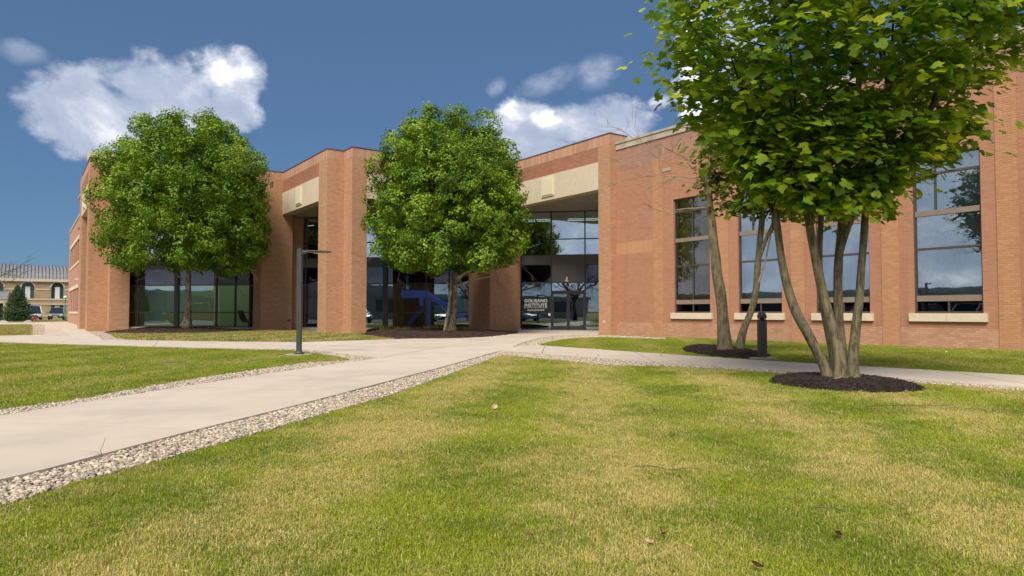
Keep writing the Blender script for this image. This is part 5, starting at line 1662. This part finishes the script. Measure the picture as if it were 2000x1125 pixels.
# ================================================================== FAR LEFT
def far_building():
    YF = 116.0; x0, x1, hc_ = -46.0, 24.0, 5.55
    R0 = empty('barrel_roof_building', (0, YF, 0), 'long tan brick building with grey barrel roof and arched windows far left', 'building')

    def pt(mb, name, mat, parent=R0, **kw):
        o = mb.build(name, mat, **kw); o.parent = parent
        if parent is R0: o.location = (0, -YF, 0)
        return o
    ctr = [x_on(54, YF), x_on(112, YF)]; step = ctr[1] - ctr[0]
    while ctr[0] - step > x0 + 3: ctr.insert(0, ctr[0] - step)
    while ctr[-1] + step < x1 - 3: ctr.append(ctr[-1] + step)
    hw = 0.72; zb, zs = 2.95, 4.5       # arched opening: foot and springing
    lz0, lz1 = 0.75, 2.0
    wl = MB(); ed = [x0] + [v for c in ctr for v in (c - hw, c + hw)] + [x1]
    for i in range(0, len(ed), 2): wl.box(ed[i], ed[i + 1], YF, YF + 0.4, 0, hc_)
    for c in ctr:
        wl.box(c - hw, c + hw, YF, YF + 0.4, 0, lz0).box(c - hw, c + hw, YF, YF + 0.4, lz1, zb)
        n = 14     # brick round the arch
        for k in range(n):
            a0, a1 = math.pi * k / n, math.pi * (k + 1) / n
            xa, za, xb, zb_ = c + hw * math.cos(a0), zs + hw * math.sin(a0), c + hw * math.cos(a1), zs + hw * math.sin(a1)
            wl.loft([[(xa, YF, za), (xa, YF, hc_), (xb, YF, hc_), (xb, YF, zb_)], [(xa, YF + 0.4, za), (xa, YF + 0.4, hc_), (xb, YF + 0.4, hc_), (xb, YF + 0.4, zb_)]])
    wl.box(x1 - 0.4, x1, YF + 0.401, YF + 14, 0, hc_).box(x0, x0 + 0.4, YF + 0.401, YF + 14, 0, hc_)
    wa = pt(wl, 'wall', 'far_tan')
    for z in (2.08, 2.72):
        pt(MB().box(x0, x1, YF - 0.06, YF - 0.002, z, z + 0.16), 'stone_band', 'stone', wa)
    sg = [x0] + [v for c in ctr for v in (c - hw - 0.17, c + hw + 0.17)] + [x1]
    for i in range(0, len(sg), 2): pt(MB().box(sg[i], sg[i + 1], YF - 0.06, YF - 0.002, 4.12, 4.28), 'stone_band', 'stone', wa)
    pt(MB().box(x0, x1, YF - 0.06, YF - 0.002, 0.42, 0.62), 'stone_band', 'stone', wa)
    pt(MB().box(x0 - 0.2, x1 + 0.2, YF - 0.3, YF - 0.001, hc_ - 0.25, hc_ + 0.12).box(x0 - 0.2, x1 + 0.2, YF, YF + 0.5, hc_ + 0.001, hc_ + 0.12), 'cornice', 'stone')
    for c in ctr:
        wn = empty('window'); wn.parent = R0; wn.location = (0, -YF, 0)
        arc = [(c + hw * math.cos(math.pi * k / 14), zs + hw * math.sin(math.pi * k / 14)) for k in range(15)]
        mb = MB(); n = len(mb.v); mb.v += [(c + hw, YF + 0.2, zb), *[(x, YF + 0.2, z) for x, z in arc], (c - hw, YF + 0.2, zb)]; mb.f.append(tuple(range(len(mb.v)))[::-1])
        pt(mb, 'pane', 'far_glass', wn)
        pt(MB().box(c - 0.28, c + 0.28, YF + 0.15, YF + 0.18, zb, zs + 0.1), 'blind', 'blind', wn)
        sr = MB(); ar2 = [(c + (hw + 0.17) * math.cos(math.pi * k / 14), zs + (hw + 0.17) * math.sin(math.pi * k / 14)) for k in range(15)]
        sr.loft([[(a[0], YF - 0.05, a[1]), (a[0], YF + 0.1, a[1]), (b[0], YF + 0.1, b[1]), (b[0], YF - 0.05, b[1])] for a, b in zip(arc, ar2)])
        pt(sr, 'arch', 'stone', wn)
        pt(MB().box(c - hw, c + hw, YF + 0.18, YF + 0.2, lz0, lz1), 'pane', 'far_glass', wn)
        pt(MB().box(c - 0.30, c + 0.30, YF + 0.13, YF + 0.16, lz0, lz1), 'blind', 'blind', wn)
    # barrel roof with standing seams
    rf = MB(); prof = [(YF + 0.1 + 7.2 * (1 - math.cos(t)), hc_ + 0.12 + 2.25 * math.sin(t)) for t in [math.pi / 2 * k / 9 for k in range(10)]]
    rf.loft([[(x0, y, z) for y, z in prof] + [(x0, prof[-1][0], hc_)], [(x1, y, z) for y, z in prof] + [(x1, prof[-1][0], hc_)]])
    rfo = pt(rf, 'roof', 'far_roof')
    xs = x0 + 0.3
    xs = max(xs, -12.0)
    while xs < min(x1, 14):
        sm = MB(); sm.loft([[(xs, y, z - 0.01), (xs, y, z + 0.08), (xs + 0.05, y, z + 0.08), (xs + 0.05, y, z - 0.01)] for y, z in prof])
        pt(sm, 'seam', 'bronze', rfo); xs += 0.42
    # entrance canopy at the left
    c0, c1 = x_on(-60, 110.0), x_on(16, 110.0)
    pt(MB().loft([[(c0, 110, 2.55), (c0, 110, 2.75), (c0, 115.9, 3.9), (c0, 115.9, 3.7)], [(c1, 110, 2.55), (c1, 110, 2.75), (c1, 115.9, 3.9), (c1, 115.9, 3.7)]]), 'canopy', 'far_roof')
    pt(MB().box(c0, c1, 110.0, 110.2, 2.2, 2.54), 'canopy_fascia', 'stone')
    pt(MB().box(c0, c1 - 0.3, 114.5, 114.7, 0, 2.19), 'entrance_glass', 'int_dark')
    for x in (c1 - 0.3, c1 - 3.3): pt(MB().box(x - 0.2, x + 0.2, 110.0, 110.4, 0, 2.19), 'post', 'stone')


far_building()

# spruce
DS = 76.0
sb = W(33, 624, DS); sb.z = 0
sp_ = empty('spruce_tree', sb, 'dark blue green spruce with ragged tiers far left', 'tree')
MB().tube([(0, 0, 0), (0, 0, 2.5), (0, 0, 4.1)], [0.13, 0.08, 0.02], 8).build('trunk', 'bark_dark', sp_, True)
hS = (624 - 556) / FPX * DS + 0.15
rr = np.random.default_rng(8); Cs, Ns = [], []
for i in range(230):
    z = 0.25 + (hS - 0.3) * (i / 230) ** 0.95; a = i * 2.4; L_ = (1.80 * (1 - z / hS) ** 0.9 + 0.06) * rr.uniform(0.62, 1.15)
    n = int(26 + 90 * L_); t = rr.random(n) ** 0.7
    dx, dy = math.cos(a), math.sin(a); wdt = 0.16 * L_ + 0.04
    P_ = np.stack([dx * t * L_, dy * t * L_, z - 0.22 * t * L_ + 0.12 * t ** 2 * L_], 1) + rr.normal(0, 1, (n, 3)) * np.array([wdt, wdt, 0.05])
    Cs.append(P_); Ns.append(rr.normal(0, 0.6, (n, 3)) + np.array([dx * .5, dy * .5, 0.7]))
V, F = leaves_np(np.concatenate(Cs), np.concatenate(Ns), 0.17, 5, asp=0.35)
np_mesh('crown', V, F, 'needle', sp_, 'stuff')

# small bare tree
bb_ = W(73, 612, 100); bb_.z = 0
bare = empty('bare_tree', bb_, 'small leafless tree behind the white van', 'tree')
MB().tube([(0, 0, 0), (0.05, 0, 0.9), (0, 0, 1.7)], [0.13, 0.10, 0.08], 8).build('trunk', 'bark_dark', bare, True)
rt = random.Random(9)
for k in range(9):
    a = k * 0.7; twig_tree(bare, (0, 0, 1.4 + 0.05 * k), (math.cos(a) * 0.7, math.sin(a) * 0.7, 1.0), 2.4, 0.05, 3, 'bark_dark', rt, 'branch', 0.35)
# bare twigs of a tree at the picture's left edge
bb_ = W(-45, 612, 70); bb_.z = 0
bare2 = empty('bare_tree', bb_, 'leafless tree at the left edge whose twigs cross the barrel roof', 'tree')
MB().tube([(0, 0, 0), (0.05, 0, 1.5), (0, 0, 3.0)], [0.16, 0.13, 0.10], 8).build('trunk', 'bark_dark', bare2, True)
for k in range(9):
    a = k * 0.7; twig_tree(bare2, (0, 0, 2.2 + 0.1 * k), (math.cos(a) * 0.9, math.sin(a) * 0.9, 0.7), 3.4, 0.05, 3, 'bark_dark', rt, 'branch', 0.35)

# globe lamp, hydrant, boulders
q = W(127, 625, 92); gl = empty('globe_lamp', (q.x, q.y, 0), 'green post lamp with white globe beside the far drive', 'lamp post')
MB().lathe([(0.12, 0), (0.10, 0.3), (0.055, 0.4), (0.05, 2.75), (0.10, 2.8)], n=12).build('post', 'green_paint', gl, True)
MB().lathe([(0.0, 2.78), (0.18, 2.86), (0.25, 3.02), (0.18, 3.2), (0.0, 3.27)], n=14).build('globe', 'white_paint', gl, True)
q = G(68, 628.2); hy = empty('fire_hydrant', (q[0], q[1], 0), 'red fire hydrant at the left side of the side path', 'hydrant')
MB().lathe([(0.16, 0), (0.16, 0.06), (0.11, 0.08), (0.11, 0.55), (0.14, 0.57), (0.14, 0.62), (0.11, 0.68), (0.05, 0.74), (0.03, 0.80), (0.0, 0.80)], n=14).build('barrel', 'hydrant_red', hy, True)
for s in (-1, 1): MB().tube([(0, 0, 0.42), (RGT[0] * s * 0.2, RGT[1] * s * 0.2, 0.42)], [0.06, 0.06], 8).build('nozzle', 'hydrant_red', hy)


def boulder(px_, py_, D, sx_, sz_, seed, label):
    q = W(px_, py_, D); rr = random.Random(seed); rings = []
    for i in range(7):
        ph = math.pi / 2 * i / 6; rings.append([(math.cos(2 * math.pi * k / 12) * math.cos(ph) * sx_ * rr.uniform(.85, 1.1), math.sin(2 * math.pi * k / 12) * math.cos(ph) * sx_ * .7 * rr.uniform(.85, 1.1), -0.05 + math.sin(ph) * sz_ * rr.uniform(.9, 1.05)) for k in range(12)])
    o = MB().loft(rings).build('boulder', 'rock', None, True); o.location = (q.x, q.y, 0); tag(o, label, 'boulder')


boulder(56, 624, 70, 0.40, 0.28, 1, 'low tan boulder between the spruce and the hydrant')
boulder(6, 624, 66, 0.55, 0.30, 2, 'low tan boulder left of the spruce')


# ================================================================== CARS
def wheel(parent, x, y, r=0.33):
    """x fore-aft, y side"""
    s = 1 if y > 0 else -1
    rg = [[(x + rr_ * math.cos(2 * math.pi * k / 18), y + o_, r + rr_ * math.sin(2 * math.pi * k / 18)) for k in range(18)] for rr_, o_ in ((r * .9, -0.10), (r, -0.08), (r, 0.08), (r * .9, 0.10))]
    w_ = MB().loft(rg).build('wheel', 'rubber', parent)
    rg = [[(x + rr_ * math.cos(2 * math.pi * k / 10), y + s * o_, r + rr_ * math.sin(2 * math.pi * k / 10)) for k in range(10)] for rr_, o_ in ((r * .62, 0.09), (r * .60, 0.115), (r * 0.15, 0.10))]
    MB().loft(rg).build('rim', 'chrome', w_)


def car(name, loc, rz, color, kind, label, cat, group=None):
    root = empty(name, (*loc, 0.02), label, cat, group, rz)
    pm = car_paint('paint_' + name + str(len(bpy.data.materials)), color); M[pm.name] = pm
    L_, Wd, H_ = {'suv': (4.5, 1.85, 1.65), 'van': (4.6, 1.85, 1.85), 'sedan': (4.6, 1.8, 1.45), 'pickup': (5.6, 1.98, 1.85)}[kind]
    h = L_ / 2; bl = 0.92 if kind != 'pickup' else 1.10     # belt line
    # body: cross sections front to back (x, half width, bottom, top)
    if kind == 'pickup': sec = [(-h, .88, .45, bl), (-h + .08, .95, .35, bl), (0.2, .97, .32, bl), (h - 1.5, .97, .32, bl), (h - .3, .95, .34, bl - .04), (h - .05, .88, .4, bl - .15), (h, .8, .45, .8)]
    else: sec = [(-h, .80, .42, bl - .05), (-h + .12, .90, .30, bl + .02), (-h + 1.0, .925, .24, bl + .02), (0.4, .925, .24, bl), (h - 1.1, .92, .24, bl - .03), (h - .35, .88, .27, bl - .16), (h - .06, .78, .34, bl - .28), (h, .70, .42, bl - .40)]
    rg = []
    for x, hwid, z0, z1 in sec:
        hwid *= Wd / 1.85; mz = (z0 + z1) / 2
        rg.append([(x, -hwid * .9, z0), (x, -hwid, z0 + .15), (x, -hwid, mz + .1), (x, -hwid * .93, z1), (x, hwid * .93, z1), (x, hwid, mz + .1), (x, hwid, z0 + .15), (x, hwid * .9, z0)])
    MB().loft(rg).build('body', pm, root, False)
    # cabin
    if kind == 'pickup': cab = [(-0.75, .02), (-0.60, .92), (0.55, .98), (1.25, .02)]
    elif kind == 'sedan': cab = [(-h + .55, .02), (-h + 1.35, .92), (0.1, .98), (1.1, .02)]
    elif kind == 'van': cab = [(-h + .05, .02), (-h + .25, .95), (0.9, 1.0), (1.75, .02)]
    else: cab = [(-h + .10, .02), (-h + .45, .93), (0.35, 1.0), (1.25, .02)]
    hh = H_ - bl; w0 = Wd / 2 * .92; w1 = Wd / 2 * .74

    def cs(x, t): ww2 = w0 + (w1 - w0) * t; z = bl - .02 + hh * t; return [(x, -ww2, z), (x, ww2, z)]
    gl_ = MB(); a, b, c_, d_ = [(x, t) for x, t in cab]
    P = [cs(*a), cs(*b), cs(*c_), cs(*d_)]
    n = len(gl_.v); gl_.v += [p for q in P for p in q]
    gl_.f += [(n, n + 2, n + 3, n + 1), (n + 2, n + 4, n + 5, n + 3), (n + 4, n + 6, n + 7, n + 5), (n, n + 6, n + 4, n + 2), (n + 1, n + 3, n + 5, n + 7), (n, n + 1, n + 7, n + 6)]
    gl_.build('glass', 'car_glass', root)
    rx0, rx1 = cab[1][0], cab[2][0]
    rfz = bl - .02 + hh * min(cab[1][1], cab[2][1])
    MB().loft([[(rx0 - .03, -w1 - .02, rfz - .02), (rx0 - .03, w1 + .02, rfz - .02), (rx0 - .03, w1 - .05, rfz + .05), (rx0 - .03, -w1 + .05, rfz + .05)], [(rx1 + .03, -w1 - .02, rfz + hh * .06), (rx1 + .03, w1 + .02, rfz + hh * .06), (rx1 + .03, w1 - .05, rfz + .1), (rx1 + .03, -w1 + .05, rfz + .1)]]).build('roof', pm, root)
    for s in (-1, 1):
        for (p0, t0, p1, t1) in ((a[0], a[1], b[0], b[1]), (c_[0], c_[1], d_[0], d_[1]), ((b[0] * .5 + c_[0] * .5), .98, (a[0] * .5 + d_[0] * .5), .0)):
            q0, q1 = cs(p0, t0), cs(p1, t1); k = 0 if s < 0 else 1
            MB().tube([Vector(q0[k]), Vector(q1[k])], [.045, .05], 6).build('pillar', pm, root)
        MB().box(h - .22, h - .02, s * .62 - .16, s * .62 + .16, bl - .34, bl - .18).build('headlight', 'headlight', root)
        MB().box(-h - .01, -h + .14, s * .72 - .10, s * .72 + .10, bl - .25, bl - .02).build('tail_light', 'tail_red', root)
        MB().box(cab[3][0] - .35, cab[3][0] - .2, s * (Wd / 2 + .06) - .09, s * (Wd / 2 + .06) + .09, bl, bl + .14).build('mirror', pm, root)
        for x in (h - .95, -h + .95): wheel(root, x, s * (Wd / 2 - .12), .33 if kind != 'pickup' else .40)
    MB().box(h - .05, h + .012, -.42, .42, .46, bl - .34).build('grille', 'rubber', root)
    MB().box(h - .03, h + .03, -.70, .70, .30, .44).build('bumper', 'rubber', root)
    MB().box(h + .03, h + .04, -.24, .24, .34, .42).build('number_plate', 'letter', root)
    if kind == 'pickup':
        MB().box(-h + .1, -0.95, -.82, .82, bl + .001, bl + .03).build('cargo_bed', 'rubber', root)
    return root


q = W(112, 624, 93); car('parked_suv', (q.x, q.y), R(-90) - HEAD * 0.2 + math.atan2(q.x, q.y) * 0, (0.20, 0.21, 0.23), 'suv', 'dark silver car facing the camera in front of the arched window building', 'car')
q = W(65, 624, 90); car('parked_van', (q.x, q.y), R(-88), (0.70, 0.75, 0.76), 'van', 'white minivan parked behind the red hydrant', 'van')
PKC = [(-7.8, 43.2, R(90), (0.30, 0.012, 0.015), 'pickup', 'dark red pickup truck mirrored in the left glass bay', 'truck'),
       (-8.2, 8.5, 0, (0.55, 0.56, 0.58), 'suv', 'silver car in the parking lot nearest the camera', 'car'),
       (-8.2, 11.4, R(180), (0.03, 0.03, 0.035), 'sedan', 'black car in the parking lot mirrored in the doors', 'car'),
       (-8.2, 14.3, 0, (0.03, 0.07, 0.25), 'sedan', 'blue car in the parking lot', 'car'),
       (-8.2, 20.1, 0, (0.70, 0.70, 0.70), 'suv', 'white car in the parking lot mirrored beside the staircase', 'car'),
       (-8.2, 23.0, R(180), (0.20, 0.21, 0.23), 'suv', 'grey car in the parking lot', 'car'),
       (-8.2, 28.8, 0, (0.62, 0.64, 0.66), 'sedan', 'pale silver saloon in the parking lot', 'car')]
for x, y, rz, c_, kd, lb, ct in PKC: car('parked_' + ct, (x, y), rz, c_, kd, lb, ct, 'cars in the parking lot left of the lawn')

# trees and a low building beyond the parking lot, seen only mirrored in the glass
rt = random.Random(77)
proto = empty('street_tree', (-17, 4, 0), 'leafless spreading tree beyond the parking lot, southernmost', 'tree', 'bare trees beyond the parking lot')
MB().tube([(0, 0, 0), (0.1, 0, 1.4), (0, 0.1, 3.2)], [0.28, 0.2, 0.15], 9, 0.15).build('trunk', 'bark_dark', proto, True)
for k in range(14):
    a = k * 0.85; twig_tree(proto, (0, 0.05, 2.2 + 0.09 * k), (math.cos(a) * 0.75, math.sin(a) * 0.75, 0.85), 4.6, 0.09, 3, 'bark_dark', rt, 'branch', 0.42, 0.03)
for i, (x, y, s, lb) in enumerate(((-16, 10.5, 0.85, 'leafless tree behind the blue car'), (-13.5, -4, 1.0, 'leafless tree at the southern end of the parking lot'))):
    t = copy_tree(proto); t.location = (x, y, 0); t.scale = (s, s, s); t.rotation_euler = (0, 0, i * 1.3); t['label'] = lb
lb_ = empty('low_building', (-46, 20, 0), 'low grey flat-roofed building beyond the parking lot', 'building')
MB().box(-6, 6, -50, 60, 0, 3.4).build('wall', 'far_roof', lb_)
MB().box(-6.3, 6.3, -50.3, 60.3, 3.401, 3.8).build('roof', 'far_roof', lb_)
MB().box(-3, 3, -12, 4, 3.801, 5.2).build('roof_plant', 'far_roof', lb_)
for k in range(12):
    MB().box(6.01, 6.05, -46 + 8.6 * k, -42 + 8.6 * k, 1.0, 3.0).build('window', 'car_glass', lb_)
print('TRIS', sum(len(p.vertices) - 2 for o in bpy.data.objects if o.type == 'MESH' for p in o.data.polygons) if False else '')
